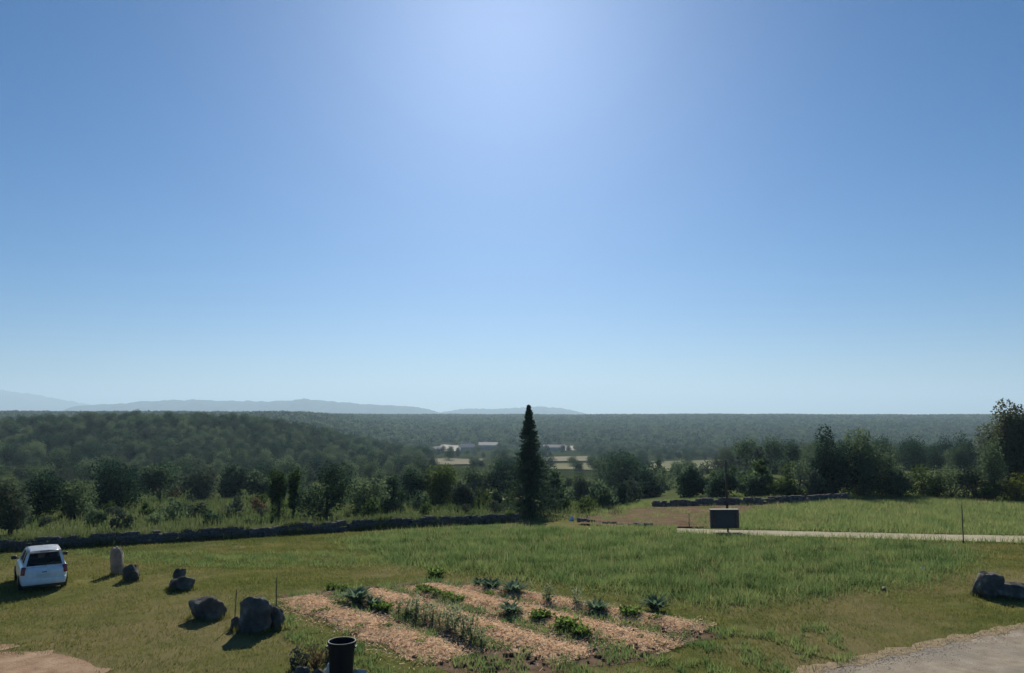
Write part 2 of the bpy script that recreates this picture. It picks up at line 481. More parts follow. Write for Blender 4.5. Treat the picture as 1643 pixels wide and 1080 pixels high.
def crown_points(rs, n, rx, ry_, rz, lobes, lob=.42, hollow=.45):
    C = rs.normal(size=(lobes, 3)); C /= np.linalg.norm(C, axis=1)[:, None]
    C *= rs.uniform(.35, .72, lobes)[:, None]
    C[0] = 0
    R = rs.uniform(.75, 1.2, lobes) * lob; R[0] = .62
    w = R ** 2; w /= w.sum()
    k = rs.choice(lobes, n, p=w)
    d = rs.normal(size=(n, 3)); d /= np.linalg.norm(d, axis=1)[:, None]
    r = rs.uniform(0, 1, n) ** hollow
    P = C[k] + d * (r * R[k])[:, None]
    m = max(np.percentile(np.abs(P), 96, axis=0).max(), 1e-3)
    P = P / m
    P[:, 2] = np.where(P[:, 2] < -.82, -.82 + (P[:, 2] + .82) * .25, P[:, 2])
    return P * np.array([rx, ry_, rz]), C / m * np.array([rx, ry_, rz])

PROTO = {}
def broadleaf(key, H, W, n, leaf, mat, seed, trunk_h=.18, lobes=11, flat=.2, lob=.42):
    """crown + trunk meshes of a round tree, H tall and W wide, base at the origin"""
    rs = np.random.default_rng(seed)
    zc = H * (trunk_h + (1 - trunk_h) * .42)
    P, C = crown_points(rs, n, W / 2, W / 2 * rs.uniform(.85, 1.1), H - zc, lobes, lob)
    P[:, 2] += zc; C[:, 2] += zc
    V, F = leaf_cards(P, leaf, rs, flat)
    cm = mesh_np('crown', V, F, mat)
    bm = bmesh.new()
    r0 = .028 * H + .04
    tube(bm, [(0, 0, -.3), (0, 0, .05 * H), (.02 * H, .01 * H, trunk_h * H), (.0, .02 * H, zc), (0, 0, zc + .25 * (H - zc))], [r0 * 1.4, r0, r0 * .8, r0 * .55, r0 * .2], 8)
    for c in C[1:7]:
        b = Vector((0.01 * H, .01 * H, trunk_h * H * rs.uniform(.9, 1.3)))
        e = Vector([float(q) for q in c])
        tube(bm, [b, b.lerp(e, .5) + Vector((0, 0, -.03 * H)), e], [r0 * .45, r0 * .3, r0 * .1], 6)
    tm = mesh_bm('trunk', bm, 'bark', True)
    PROTO[key] = (cm, tm)

def conifer_mesh(H, prof, n_br, per, leaf, mat, seed, droop=.35, lean=.0):
    rs = np.random.default_rng(seed)
    t = rs.uniform(.015, 1, n_br) ** .9
    t = np.clip((np.floor(t * 24) + .5 + rs.normal(size=n_br) * .40) / 24, .01, .995)
    R = np.interp(t, [p[0] for p in prof], [p[1] for p in prof]) * rs.uniform(.40, 1.34, n_br)
    az = rs.uniform(0, 2 * math.pi, n_br)
    s = rs.uniform(0, 1, (n_br, per)) ** .75
    rr = R[:, None] * s
    z = t[:, None] * H - droop * rr + .22 * rr * s
    wob = rs.normal(size=(n_br, per)) * .11 * (.3 + rr)
    x = np.cos(az)[:, None] * rr - np.sin(az)[:, None] * wob + lean * z
    y = np.sin(az)[:, None] * rr + np.cos(az)[:, None] * wob
    P = np.stack([x, y, np.maximum(z, .05)], -1).reshape(-1, 3) + rs.normal(size=(n_br * per, 3)) * .04
    V, F = leaf_cards(P, leaf, rs, .5, .45)
    cm = mesh_np('crown', V, F, mat)
    bm = bmesh.new()
    tube(bm, [(0, 0, -.3), (0, 0, .3 * H), (lean * H * .7, 0, .7 * H), (lean * H, 0, H * .99)], [.024 * H, .018 * H, .01 * H, .004 * H], 8)
    tm = mesh_bm('trunk', bm, 'bark', True)
    return cm, tm

def plant_tree(name, meshes, loc, label, cat='tree', group=None, rz=0, sc_=1.0, rot=None):
    root = thing(name, loc, label, cat, group, rz)
    root.scale = (sc_, sc_, sc_) if isinstance(sc_, (int, float)) else sc_
    if rot: root.rotation_euler = rot
    put('crown', meshes[0], root); put('trunk', meshes[1], root)
    return root

def tree_at(name, px, top, base, wpx, mat, label, n=3000, seed=0, trunk=.16, lobes=11, leafpx=2.6, lob=.42, dist=None, group=None, flat=.2):
    """a single tree of the photograph: where its foot is on the ground, how tall and wide it stands there"""
    g = G(px, base)
    if dist:
        d = ray(px, base); k = dist / d[1]
        g = Vector((float(d[0] * k), float(dist), gz(d[0] * k, dist)))
    d = g.y
    H = EYE - g.z + (HORIZON - top) / FPX * d
    Wd = wpx / FPX * d
    key = (name, px, seed)
    broadleaf(key, H, Wd, n, leafpx / FPX * d * 1.6, mat, seed + int(px), trunk, lobes, flat, lob)
    return plant_tree(name, PROTO[key], g, label, 'tree', group)

# the tall conifer beside the wall
gc = G(850, 829)
Hc = EYE - gc.z + (HORIZON - 652) / FPX * gc.y
wpx = gc.y / FPX
cm, tm = conifer_mesh(Hc, [(0, 40 * wpx), (.08, 47 * wpx), (.30, 43 * wpx), (.40, 37 * wpx), (.50, 24 * wpx), (.60, 18 * wpx), (.74, 12.5 * wpx), (.86, 8 * wpx), (.95, 3.2 * wpx), (1, .3 * wpx)], 760, 34, .19, 'fir_needle', 5, .42, -.008)
plant_tree('conifer_tree', (cm, tm), gc, 'tall dark narrow conifer with a ragged tip beside the low stone wall', 'tree')

tree_at('oak_tree', 187, 748, 816, 80, 'oak_leaf', 'darkest round oak standing alone before the left wood', 4200, 3, .1)
tree_at('grey_tree', 16, 765, 858, 62, 'olive_leaf', 'grey green tree at the left picture edge above the white car', 3600, 4, .2)
tree_at('oak_tree', 58, 766, 836, 66, 'oak_leaf', 'brownish dark tree just right of the grey tree at left edge', 3200, 5, .14)
tree_at('oak_tree', 112, 768, 832, 62, 'belt_leaf', 'green tree directly left of the darkest round oak', 3200, 6, .12)
tree_at('oak_tree', 255, 747, 806, 64, 'belt_leaf', 'green topped round tree directly right of the darkest round oak', 3200, 7, .12)
tree_at('oak_tree', 316, 752, 806, 60, 'olive_leaf', 'greyish round tree second to the right of the darkest oak', 3000, 8, .12)
tree_at('oak_tree', 372, 749, 802, 48, 'oak_leaf', 'small dark oak third to the right of the darkest oak', 3000, 9, .12)
tree_at('oak_tree', 418, 757, 802, 44, 'belt_leaf', 'mid green tree behind and left of the slender pale green tree', 2600, 10, .12)
tree_at('slender_tree', 446, 752, 834, 24, 'green_leaf', 'slender pale green tree with bare lower trunk behind the wall', 1900, 11, .34, 8)
tree_at('slender_tree', 470, 757, 833, 22, 'green_leaf', 'second slender green tree touching its paler twin behind the wall', 1700, 12, .3, 8)
tree_at('oak_tree', 523, 748, 834, 84, 'oak_leaf', 'wide dark tree right of the two slender green trees', 4200, 13, .14)
tree_at('oak_tree', 583, 757, 826, 62, 'belt_leaf', 'dark tree between the wide dark tree and the pale hut', 3000, 14, .14)
tree_at('oak_tree', 632, 762, 820, 46, 'oak_leaf', 'small dark tree left of the round pale green tree', 2600, 15, .14)
tree_at('oak_tree', 662, 760, 812, 44, 'oak_leaf', 'low dark tree touching the round pale green tree on its left', 2600, 16, .14)
tree_at('round_tree', 705, 742, 812, 58, 'green_leaf', 'round pale green tree midway between slender trees and tall conifer', 3600, 17, .16)
tree_at('olive_tree', 744, 776, 820, 36, 'olive_leaf', 'small grey green olive right of the round pale green tree', 2200, 18, .16)
tree_at('oak_tree', 770, 752, 800, 52, 'belt_leaf', 'blue green tree behind the small orchard left of the conifer', 2600, 19, .12)
tree_at('oak_tree', 812, 746, 800, 52, 'oak_leaf', 'dark tree touching the left side of the tall conifer', 2600, 20, .12)
tree_at('fir_shrub', 800, 789, 818, 15, 'fir_needle', 'little dark pointed shrub just left of the tall conifer', 900, 21, .05, 6)
tree_at('oak_tree', 884, 752, 818, 36, 'belt_leaf', 'bushy tree touching the right side of the tall conifer', 2600, 22, .1)
tree_at('oak_tree', 1000, 727, 792, 96, 'oak_leaf', 'largest dark spreading oak right of the tall conifer', 5200, 23, .1, 14)
tree_at('oak_tree', 1036, 750, 798, 44, 'oak_leaf', 'smaller dark oak leaning against the largest spreading oak', 2600, 24, .1)
tree_at('oak_tree', 1112, 752, 800, 54, 'oak_leaf', 'dark rounded oak left of the wooden pole', 3200, 25, .1)
tree_at('oak_tree', 1162, 756, 800, 46, 'belt_leaf', 'green tree right behind the wooden pole', 2600, 26, .12)
tree_at('oak_tree', 1208, 758, 800, 44, 'belt_leaf', 'green tree just right of the wooden pole', 2600, 27, .12)
tree_at('pointed_tree', 1000, 774, 812, 16, 'oak_leaf', 'small upright tree before the largest spreading oak', 900, 28, .08, 6)
tree_at('round_tree', 940, 764, 812, 40, 'olive_leaf', 'grey green tree between conifer and largest spreading oak', 2400, 29, .12)
tree_at('round_tree', 1262, 762, 800, 44, 'green_leaf', 'bright green tree left of the tall dark trees', 2600, 30, .12)
tree_at('tall_tree', 1338, 690, 798, 58, 'oak_leaf', 'left and tallest of the tall dark green trees past the meadow', 11000, 31, .03, 12, 2.4, .56)
tree_at('tall_tree', 1384, 697, 798, 60, 'belt_leaf', 'right one of the tall dark green trees past the meadow', 11000, 32, .03, 12, 2.4, .56)
tree_at('tall_tree', 1424, 714, 798, 46, 'belt_leaf', 'lower tree on the right flank of the tall dark trees', 3400, 33, .08, 12, 2.2)
tree_at('pine_tree', 1632, 652, 796, 92, 'edge_leaf', 'tallest tree at the right picture edge rising above the skyline', 26000, 137, .20, 12, 2.3, .56)
tree_at('pine_tree', 1592, 700, 804, 46, 'belt_leaf', 'grey green tree under the left side of the tallest edge tree', 3400, 35, .2, 12, 2.0)
hedge = [(1318, 764, 800, 34), (1440, 758, 801, 50), (1480, 752, 800, 54), (1526, 746, 800, 58), (1566, 752, 802, 50)]
for i, (px, tp, bs, w) in enumerate(hedge):
    tree_at('hedge_tree', px, tp, bs, w, ['oak_leaf', 'belt_leaf', 'green_leaf', 'belt_leaf', 'olive_leaf'][i],
            ['low dark bush at the foot of the tallest dark tree', 'bush in the hedge right beside the tall dark trees', 'second hedge bush from the tall dark trees',
             'third hedge bush from the tall dark trees', 'hedge bush below the grey green edge tree'][i], 2600, 40 + i, .03, 11, 2.2)
tree_at('yellow_shrub', 1632, 762, 806, 66, 'yellow_leaf', 'yellow green shrub at the right picture edge under the tallest tree', 3000, 50, .02, 10, 2.0)
tree_at('yellow_shrub', 1594, 772, 806, 30, 'green_leaf', 'small green shrub left of the yellow green edge shrub', 1500, 51, .02, 8, 2.0)

# ---- the woods: the trees that show largest are trees of their own, the rest of the wood is one mass
for k in range(6):
    broadleaf(('wood', k), 7.0, 6.6, 2600, .40, ['wood_leaf', 'oak_leaf', 'wood_leaf', 'oak_leaf', 'wood_leaf', 'olive_leaf'][k], 100 + k, .08, 12, .2)
FAR = []
for k in range(4):
    rs = np.random.default_rng(200 + k)
    P, C = crown_points(rs, 170, 3.4, 3.4, 3.4, 8, .46)
    P[:, 2] += 3.2
    V, Fq = leaf_cards(P, 1.5, rs, .3)
    FAR.append(mesh_np('far_crown', V, Fq, 'wood_leaf'))

def scatter(n, y0, y1, umin, umax, seed):
    rs = np.random.default_rng(seed)
    y = np.sqrt(rs.uniform(y0 ** 2, y1 ** 2, n)); u = rs.uniform(umin, umax, n)
    return u * y, y

def project(x, y, z):
    c, s = math.cos(PITCH), math.sin(PITCH)
    zz = z - EYE
    dep = y * c + zz * s; up = -y * s + zz * c
    return PW / 2 + FPX * x / dep, PH / 2 - FPX * up / dep

CLEAR = []     # pixel areas of the photograph kept open (fields, meadow)
for q in [((1030, 734), (1175, 760)), ((866, 728), (962, 760)), ((686, 709), (798, 746)), ((866, 710), (930, 726)), ((768, 786), (840, 815))]: CLEAR.append(q)
def dart(x, y, gap, keep):
    """drop points that crowd each other"""
    cells = {}; out = []
    for i in range(len(x)):
        if not keep[i]: continue
        g_ = gap[i]
        k = (int(x[i] // 8), int(y[i] // 8)); ok = True
        for a in (-1, 0, 1):
            for b in (-1, 0, 1):
                for j in cells.get((k[0] + a, k[1] + b), ()):
                    if (x[i] - x[j]) ** 2 + (y[i] - y[j]) ** 2 < g_ * g_: ok = False; break
                if not ok: break
            if not ok: break
        if ok: cells.setdefault(k, []).append(i); out.append(i)
    return np.array(out, int)

wx, wy = scatter(34000, 118, 820, -.80, .80, 7)
wz = T(wx, wy)
ppx, ppy = project(wx, wy, wz)
u = wx / wy
hillw = np.exp(-.5 * ((wx + 165) / np.where(wx > -165, 80, 230)) ** 2 - .5 * ((wy - 400) / 130) ** 2)
dens = .22 + .9 * hillw +   .55 * smooth(.26, .40, u) + .2 * smooth(-.25, -.5, u) + .35 * (vnoise(wx, wy, 60, 6) > .1)
keep = np.random.default_rng(3).uniform(0, 1, len(wx)) < dens
jx, jy = ppx + 16 * vnoise(wx, wy, 35, 31), ppy + 3 * vnoise(wx, wy, 50, 32)
_, ptop = project(wx, wy, wz + 5.5)
cr = np.random.default_rng(12).uniform(0, 1, len(wx))
for q, (a, b) in enumerate(CLEAR):
    keep &= ~((jx > a[0]) & (jx < b[0]) & (jy > a[1] + 2) & (ptop < b[1] - 2) & (cr < .97))
keep &= ~((u > .26) & (wy < 140))
keep &= ~((u < -.02) & (wy < 125))
keep &= ~((u < .2) & (wy < 235) & (cr > .35))
sel = dart(wx, wy, 3.9 + .8 * vnoise(wx, wy, 40, 9) + 3.6 * smooth(320, 200, wy) * (vnoise(wx, wy, 30, 19) > -.3), keep)
wx, wy, wz, ppx, ppy = wx[sel], wy[sel], wz[sel], ppx[sel], ppy[sel]
ws = np.random.default_rng(5).uniform(.46, .90, len(wx))
inframe = (ppx > -15) & (ppx < PW + 15)
appar = np.where(inframe, ws / wy, 0)
order = np.argsort(-appar)
N_IND = 235
rk = np.random.default_rng(6)
TONE = ['green', 'dark', 'green', 'dark', 'green', 'grey green']
for i in order[:N_IND]:
    uu = wx[i] / wy[i]
    reg = ('in the wood left of the tallest edge tree' if uu > .5 else 'behind the tall dark trees past the meadow' if uu > .36 else 'in the wood behind the wooden pole' if uu > .2 else
           'in the valley right of the conifer' if uu > .03 else 'in the valley left of the conifer' if uu > -.14 else 'behind the round pale green tree' if uu > -.27 else
           'behind the slender green trees' if uu > -.4 else 'around the darkest round oak' if uu > -.53 else 'in the wood above the white car')
    reg += ', up on the hill' if wy[i] > 260 and uu < -.14 else ''
    kk = int(rk.integers(0, 6))
    plant_tree('wood_tree', PROTO[('wood', kk)], (float(wx[i]), float(wy[i]), float(wz[i])), TONE[kk] + ' wood tree ' + reg, 'tree', TONE[kk] + ' trees ' + reg, float(rk.uniform(0, 6.28)),
               (float(ws[i]), float(ws[i]), float(ws[i] * rk.uniform(.85, 1.12))))

def mass(name, X, Y, S, protos, label, seed, Zoff=-.2):
    """a wood that reads as one mass: one object, its trees set out by geometry nodes"""
    rs = np.random.default_rng(seed)
    Zs = T(X, Y) + Zoff
    me = bpy.data.meshes.new(name)
    me.vertices.add(len(X)); me.vertices.foreach_set('co', np.c_[X, Y, Zs].astype(np.float32).ravel())
    for nm, dat in (('size', S), ('turn', rs.uniform(0, 6.283, len(X)))):
        at = me.attributes.new(nm, 'FLOAT', 'POINT'); at.data.foreach_set('value', np.asarray(dat, np.float32))
    at = me.attributes.new('pick', 'INT', 'POINT'); at.data.foreach_set('value', rs.integers(0, len(protos), len(X)).astype(np.int32))
    o = put(name, me)
    coll = bpy.data.collections.new(name + '_kinds')
    for j, pm in enumerate(protos):
        po = bpy.data.objects.new('kind_%02d' % j, pm); coll.objects.link(po)
    ng = bpy.data.node_groups.new(name, 'GeometryNodeTree')
    ng.interface.new_socket('Geometry', in_out='INPUT', socket_type='NodeSocketGeometry')
    ng.interface.new_socket('Geometry', in_out='OUTPUT', socket_type='NodeSocketGeometry')
    gi = ng.nodes.new('NodeGroupInput'); go = ng.nodes.new('NodeGroupOutput')
    ip = ng.nodes.new('GeometryNodeInstanceOnPoints'); ci = ng.nodes.new('GeometryNodeCollectionInfo')
    ci.inputs['Collection'].default_value = coll
    ci.inputs['Separate Children'].default_value = True; ci.inputs['Reset Children'].default_value = True
    def na(nm, t):
        a = ng.nodes.new('GeometryNodeInputNamedAttribute'); a.data_type = t; a.inputs['Name'].default_value = nm; return a.outputs['Attribute']
    cx = ng.nodes.new('ShaderNodeCombineXYZ'); ng.links.new(na('turn', 'FLOAT'), cx.inputs[2])
    L = ng.links.new
    L(gi.outputs[0], ip.inputs['Points']); L(ci.outputs[0], ip.inputs['Instance']); ip.inputs['Pick Instance'].default_value = True
    L(na('pick', 'INT'), ip.inputs['Instance Index']); L(cx.outputs[0], ip.inputs['Rotation']); L(na('size', 'FLOAT'), ip.inputs['Scale'])
    L(ip.outputs[0], go.inputs[0])
    md = o.modifiers.new('trees', 'NODES'); md.node_group = ng
    return tag(o, label, 'forest', kind='stuff')

rest = order[N_IND:]
mass('hill_forest', wx[rest], wy[rest], ws[rest], [PROTO[('wood', k)][0] for k in range(6)], 'dense dark wood covering the hill and the valley floor', 1)
fx, fy = scatter(90000, 700, 2750, -.85, .85, 9)
fp, fq = project(fx, fy, T(fx, fy))
fk = (fy > 820 - 250 * smooth(.1, .3, -fx / fy))
fp = fp + 14 * vnoise(fx, fy, 60, 33); fq = fq + 2.5 * vnoise(fx, fy, 90, 34)
_, ftop = project(fx, fy, T(fx, fy) + 9.5)
for a, b in CLEAR: fk &= ~((fp > a[0]) & (fp < b[0]) & (fq > a[1] + 1) & (ftop < b[1] - 1) & (np.random.default_rng(21).uniform(0, 1, len(fx)) < .93))
fk &= np.random.default_rng(2).uniform(0, 1, len(fx)) < .6 + .5 * smooth(1100, 1500, fy)
fx, fy = fx[fk], fy[fk]
mass('plateau_forest', fx, fy, np.random.default_rng(8).uniform(.8, 1.5, len(fx)), FAR, 'distant hazy wood covering the long flat plateau on the skyline', 2)


# ------------------------------------------------------------------ scrub behind the wall
lw = [tuple(G(px, py)[:2]) for px, py in [(-60, 889), (0, 885), (120, 878), (300, 867.5), (430, 860), (560, 852), (700, 844), (826, 837)]]
lw.sort()
def wally(x): return np.interp(x, [-60] + [p[0] for p in lw] + [3.0, 12, 60], [lw[0][1] - 20] + [p[1] for p in lw] + [54, 62, 70])
def shrub_mesh(seed, mat, n=420, w=1.0, h=.8, leaf=.16):
    rs = np.random.default_rng(seed)
    P, C = crown_points(rs, n, w / 2 * 1.1, w / 2 * 1.1, h * .62, 7, .46)
    P[:, 2] = np.maximum(P[:, 2] + h * .42, .02)
    V, F = leaf_cards(P, leaf, rs, .15)
    return mesh_np('shrub', V, F, mat)
SHRUB = {m: [shrub_mesh(300 + 7 * i + k, m) for k in range(3)] for i, m in enumerate(('wood_leaf', 'green_leaf', 'olive_leaf', 'dry_leaf', 'oak_leaf', 'yellow_leaf'))}
SHRUB_LABEL = {'wood_leaf': 'mid green', 'green_leaf': 'bright green', 'olive_leaf': 'grey green', 'dry_leaf': 'dry tan', 'oak_leaf': 'dark green', 'yellow_leaf': 'yellow green'}
rs = np.random.default_rng(44)
cand = []
for k in range(900):
    px = rs.uniform(-10, 1000); py = rs.uniform(790, 858 - max(0, px) * .035)
    cand.append((px, py))
shr = []
for px, py in cand:
    g = G(px, py)
    wl = wally(g.x)
    if g.y < wl + 1.5 or g.y > 128: continue
    if any((g.x - q[0].x) ** 2 + (g.y - q[0].y) ** 2 < (1.0 + g.y * .016) ** 2 for q in shr): continue
    shr.append((g, px, py))
    if len(shr) >= 74: break
for g, px, py in shr:
    dryz = 200 < px < 440 and g.y > 60
    m = rs.choice(['dry_leaf', 'olive_leaf', 'olive_leaf', 'green_leaf', 'wood_leaf'] if dryz else ['wood_leaf', 'green_leaf', 'olive_leaf', 'oak_leaf', 'wood_leaf', 'green_leaf'])
    side = 'between the low stone wall and the left wood' if px < 420 else 'in the scrub below the slender trees' if px < 640 else 'in the scrub around the tall conifer'
    o = put('wild_shrub', SHRUB[m][int(rs.integers(0, 3))], None, g, (0, 0, float(rs.uniform(0, 6.3))),
            tuple(float(v) for v in np.array([1, 1, rs.uniform(.7, 1.5)]) * rs.uniform(.45, 1.1) * (1 + g.y * .007)))
    tag(o, SHRUB_LABEL[m] + ' low shrub ' + side, 'shrub', SHRUB_LABEL[m] + ' shrubs ' + side)

# bushes on the open slope behind the short wall and around the bank
SHRUB['belt_leaf'] = [shrub_mesh(380 + k, 'belt_leaf', 700, 1.0, .85, .12) for k in range(3)]; SHRUB_LABEL['belt_leaf'] = 'leafy'
rs = np.random.default_rng(46)
done = []
for k in range(700):
    if k % 3: px, py, side = rs.uniform(1040, 1320), rs.uniform(760, 801), 'on the slope behind the short stone wall'
    else: px, py, side = rs.uniform(872, 1040), rs.uniform(782, 828), 'between the conifer and the bare earth bank'
    g = G(px, py)
    if any((g.x - q.x) ** 2 + (g.y - q.y) ** 2 < (1.4 + g.y * .018) ** 2 for q in done): continue
    if px > 1225 and 770 < py < 796 and px < 1312: continue
    if inside(P2((925, 842), (960, 826), (1040, 812), (1120, 806), (1230, 812), (1190, 826), (1180, 846), (1090, 849), (985, 848)), np.array([g.x]), np.array([g.y]))[0]: continue
    done.append(g)
    m = str(rs.choice(['belt_leaf', 'belt_leaf', 'olive_leaf', 'oak_leaf', 'green_leaf']))
    f = rs.uniform(.7, 1.5) * (1 + g.y * .013)
    o = put('wild_shrub', SHRUB[m][int(rs.integers(0, 3))], None, g, (0, 0, float(rs.uniform(0, 6.3))), (float(f), float(f), float(f * rs.uniform(.8, 1.5))))
    tag(o, SHRUB_LABEL[m] + ' low shrub ' + side, 'shrub', SHRUB_LABEL[m] + ' shrubs ' + side)
    if len(done) >= 62: break

# little orchard rows left of the conifer
for k, (px, py) in enumerate([(757, 818), (768, 816), (779, 817), (790, 815), (812, 817), (822, 815)]):
    g = G(px, py)
    o = put('orchard_sapling', SHRUB['green_leaf'][k % 3], None, g, (0, 0, k * 1.3), (.75, .75, 1.9))
    tag(o, 'upright green sapling in the small orchard left of the conifer', 'sapling', 'saplings of the small orchard')

# ------------------------------------------------------------------ dry stone walls
def stone_mesh(seed):
    rs = np.random.default_rng(seed)
    bm = bmesh.new(); bmesh.ops.create_cube(bm, size=1.0)
    bmesh.ops.bevel(bm, geom=bm.edges[:], offset=.11, segments=1, affect='EDGES')
    for v in bm.verts: v.co += Vector([float(q) for q in rs.normal(size=3) * .045])
    return mesh_bm('stone', bm, 'wall_stone')
STONES = [stone_mesh(k) for k in range(8)]

def wall_courses(path, h, sw, sh, seed):
    """positions of the stones of a dry wall along a path: (centre, yaw, size)"""
    rs = np.random.default_rng(seed)
    pts = [np.array(p) for p in path]
    seg = [np.linalg.norm(b - a) for a, b in zip(pts, pts[1:])]
    L = sum(seg); cum = np.r_[0, np.cumsum(seg)]
    out = []
    nco = max(2, int(round(h / sh)))
    for c in range(nco):
        s = rs.uniform(0, sw * .6)
        while s < L:
            w = sw * rs.uniform(.65, 1.5)
            q = min(s + w / 2, L - 1e-3)
            i = int(np.searchsorted(cum, q) - 1); i = max(0, min(i, len(seg) - 1))
            p = pts[i] + (pts[i + 1] - pts[i]) * (q - cum[i]) / seg[i]
            d = pts[i + 1] - pts[i]
            hh = sh * rs.uniform(.7, 1.5)
            if c == nco - 1 and rs.uniform() < .35: s += w; continue
            out.append((Vector((float(p[0] + rs.normal() * .02), float(p[1] + rs.normal() * .03), gz(p[0], p[1]) + (c + .45) * sh + rs.normal() * .02)), math.atan2(d[1], d[0]) + rs.normal() * .12,
                        (w * 1.02, .42 * rs.uniform(.85, 1.15), hh * 1.06)))
            s += w
    return out

wroot = thing('dry_stone_wall', Vector((*lw[3], gz(*lw[3]))), 'long low dry stone wall running behind the car to the conifer', 'wall', kind='thing')
st = wall_courses(lw, .58, .42, .145, 3)
st.sort(key=lambda q: (q[0] - Vector((0, 0, EYE))).length)
for k, (c, a, s) in enumerate(st[:300]):
    put('stone', STONES[k % 8], wroot, c - wroot.location, (random.uniform(-.05, .05), random.uniform(-.05, .05), a), s)
def joined_stones(lst, parent, name='stones'):
    V, F = [], []
    for k, (c, a, s) in enumerate(lst):
        me = STONES[k % 8]; b = len(V)
        R = Matrix.Rotation(a, 3, 'Z')
        for v in me.vertices: V.append(c - parent.location + R @ Vector((v.co.x * s[0], v.co.y * s[1], v.co.z * s[2])))
        for p in me.polygons: F.append([b + q for q in p.vertices])
    me = bpy.data.meshes.new(name); me.from_pydata(V, [], F); me.materials.append(M['wall_stone'])
    return tag(put(name, me, parent), kind='stuff')
if len(st) > 300: joined_stones(st[300:], wroot)
rw = [tuple(G(px, py)[:2]) for px, py in [(1046, 815), (1110, 814), (1200, 812), (1290, 808), (1358, 804)]]
rroot = thing('dry_stone_wall', Vector((*rw[2], gz(*rw[2]))), 'short dry stone wall behind the dark sign at the meadow edge', 'wall', kind='thing')
joined_stones(wall_courses(rw, .62, .40, .17, 5), rroot)
tw = [tuple(G(px, py)[:2]) for px, py in [(928, 838), (960, 842), (1000, 845), (1040, 848)]]
troot = thing('dry_stone_wall', Vector((*tw[1], gz(*tw[1]))), 'small tumbled stone edge before the bare earth bank', 'wall', kind='thing')
joined_stones(wall_courses(tw, .26, .36, .13, 6), troot)

# ------------------------------------------------------------------ boulders
def rock_mesh(seed, planes=18, rough=.05, mat='rock', squash=(1, 1, 1), sub=4, block=False):
    rs = np.random.default_rng(seed)
    bm = bmesh.new(); bmesh.ops.create_icosphere(bm, subdivisions=sub, radius=.62)
    if block:      # pull the ball towards a rounded block
        for v in bm.verts:
            n_ = v.co.normalized(); k = (abs(n_.x) ** 6 + abs(n_.y) ** 6 + abs(n_.z) ** 6) ** (-1 / 6)
            v.co = n_ * .5 * k
    Pn = rs.normal(size=(planes, 3)); Pn /= np.linalg.norm(Pn, axis=1)[:, None]
    D = rs.uniform(.26, .50, planes) if not block else rs.uniform(.42, .62, planes)
    off = Vector([float(q) for q in rs.uniform(-50, 50, 3)])
    for v in bm.verts:
        p = np.array(v.co)
        for n_, d_ in zip(Pn, D):
            e = p @ n_ - d_
            if e > 0: p = p - n_ * e * .97
        v.co = Vector([float(q) for q in p])
        nz = mnoise.fractal(v.co * 3.4 + off, .8, 2.0, 6) * rough * 1.3 + mnoise.ridged_multi_fractal(v.co * 5 + off, .9, 2.0, 5, 1.0, 2.0) * rough * .35
        v.co += v.co.normalized() * nz
    zs = [v.co.z for v in bm.verts]; xs = [v.co.x for v in bm.verts]; ys = [v.co.y for v in bm.verts]
    for v in bm.verts:
        v.co.x = (v.co.x - (max(xs) + min(xs)) / 2) / (max(xs) - min(xs)) * squash[0]
        v.co.y = (v.co.y - (max(ys) + min(ys)) / 2) / (max(ys) - min(ys)) * squash[1]
        v.co.z = (v.co.z - min(zs)) / (max(zs) - min(zs)) * squash[2]
    return mesh_bm('boulder', bm, mat, True)

def boulder(px, base, w, h, d, seed, label, mat='rock', rz=0.0, tilt=0.0, sink=.14, planes=18, name='boulder', block=False):
    g = G(px, base); g.y += d * .42
    g.z = gz(g.x, g.y) - sink
    o = put(name, rock_mesh(seed, planes, .07, mat, (w, d, h + sink), 4, block), None, g, (0, tilt, rz))
    return tag(o, label, 'boulder')
boulder(185, 923, .46, 1.06, .42, 91, 'upright pale standing stone near the white car', 'rock_brown', rz=.2, tilt=-.07, planes=9, name='standing_stone', block=True)
boulder(206, 934, .64, .62, .58, 2, 'round boulder leaning on the upright standing stone', planes=16)
boulder(286, 949, .90, .46, .7, 3, 'middle sized grey boulder between standing stone and wide low boulder')
boulder(284, 940, .42, .60, .4, 33, 'small pointed stone lying on top of the middle sized boulder', sink=.0)
boulder(325, 997, 1.10, .66, .85, 4, 'wide low grey boulder left of the biggest dark boulder', rz=.3)
boulder(402, 1018, .92, .98, .62, 15, 'biggest dark upright boulder with a long shadow on the lawn', planes=12, rz=.15, tilt=.06, block=True)
boulder(442, 1012, .52, .68, .5, 6, 'small dark boulder leaning on the right of the biggest boulder', tilt=-.2)
boulder(380, 1012, .5, .36, .4, 61, 'low dark stone at the left foot of the biggest boulder')
boulder(1596, 961, .95, .80, .8, 7, 'dark blocky boulder at the right picture edge beside the drive', planes=10, rz=.1, block=True)
boulder(1640, 964, 1.5, .48, .9, 8, 'long low dark boulder cut off by the right picture edge', planes=12, rz=-.1, block=True)

def stake(px, base, h, label, r=.022, lean=0.0, mat='wood', name='garden_stake'):
    g = G(px, base)
    bm = bmesh.new(); tube(bm, [(0, 0, -.2), (lean * h * .5, 0, h * .5), (lean * h, 0, h)], [r, r * .95, r * .8], 7)
    return tag(put(name, mesh_bm(name, bm, mat, True), None, g), label, 'stake')
stake(376, 1003, 1.0, 'thin stake behind the left of the biggest boulder', .016, .03)
stake(443, 990, 1.15, 'thin dark stake between the biggest boulder and the garden bed', .02, -.02)
stake(1546, 872, 1.9, 'thin pale post at the near edge of the lane', .03, .01)
stake(1106, 848, .9, 'thin short stake left of the dark sign', .025, 0)
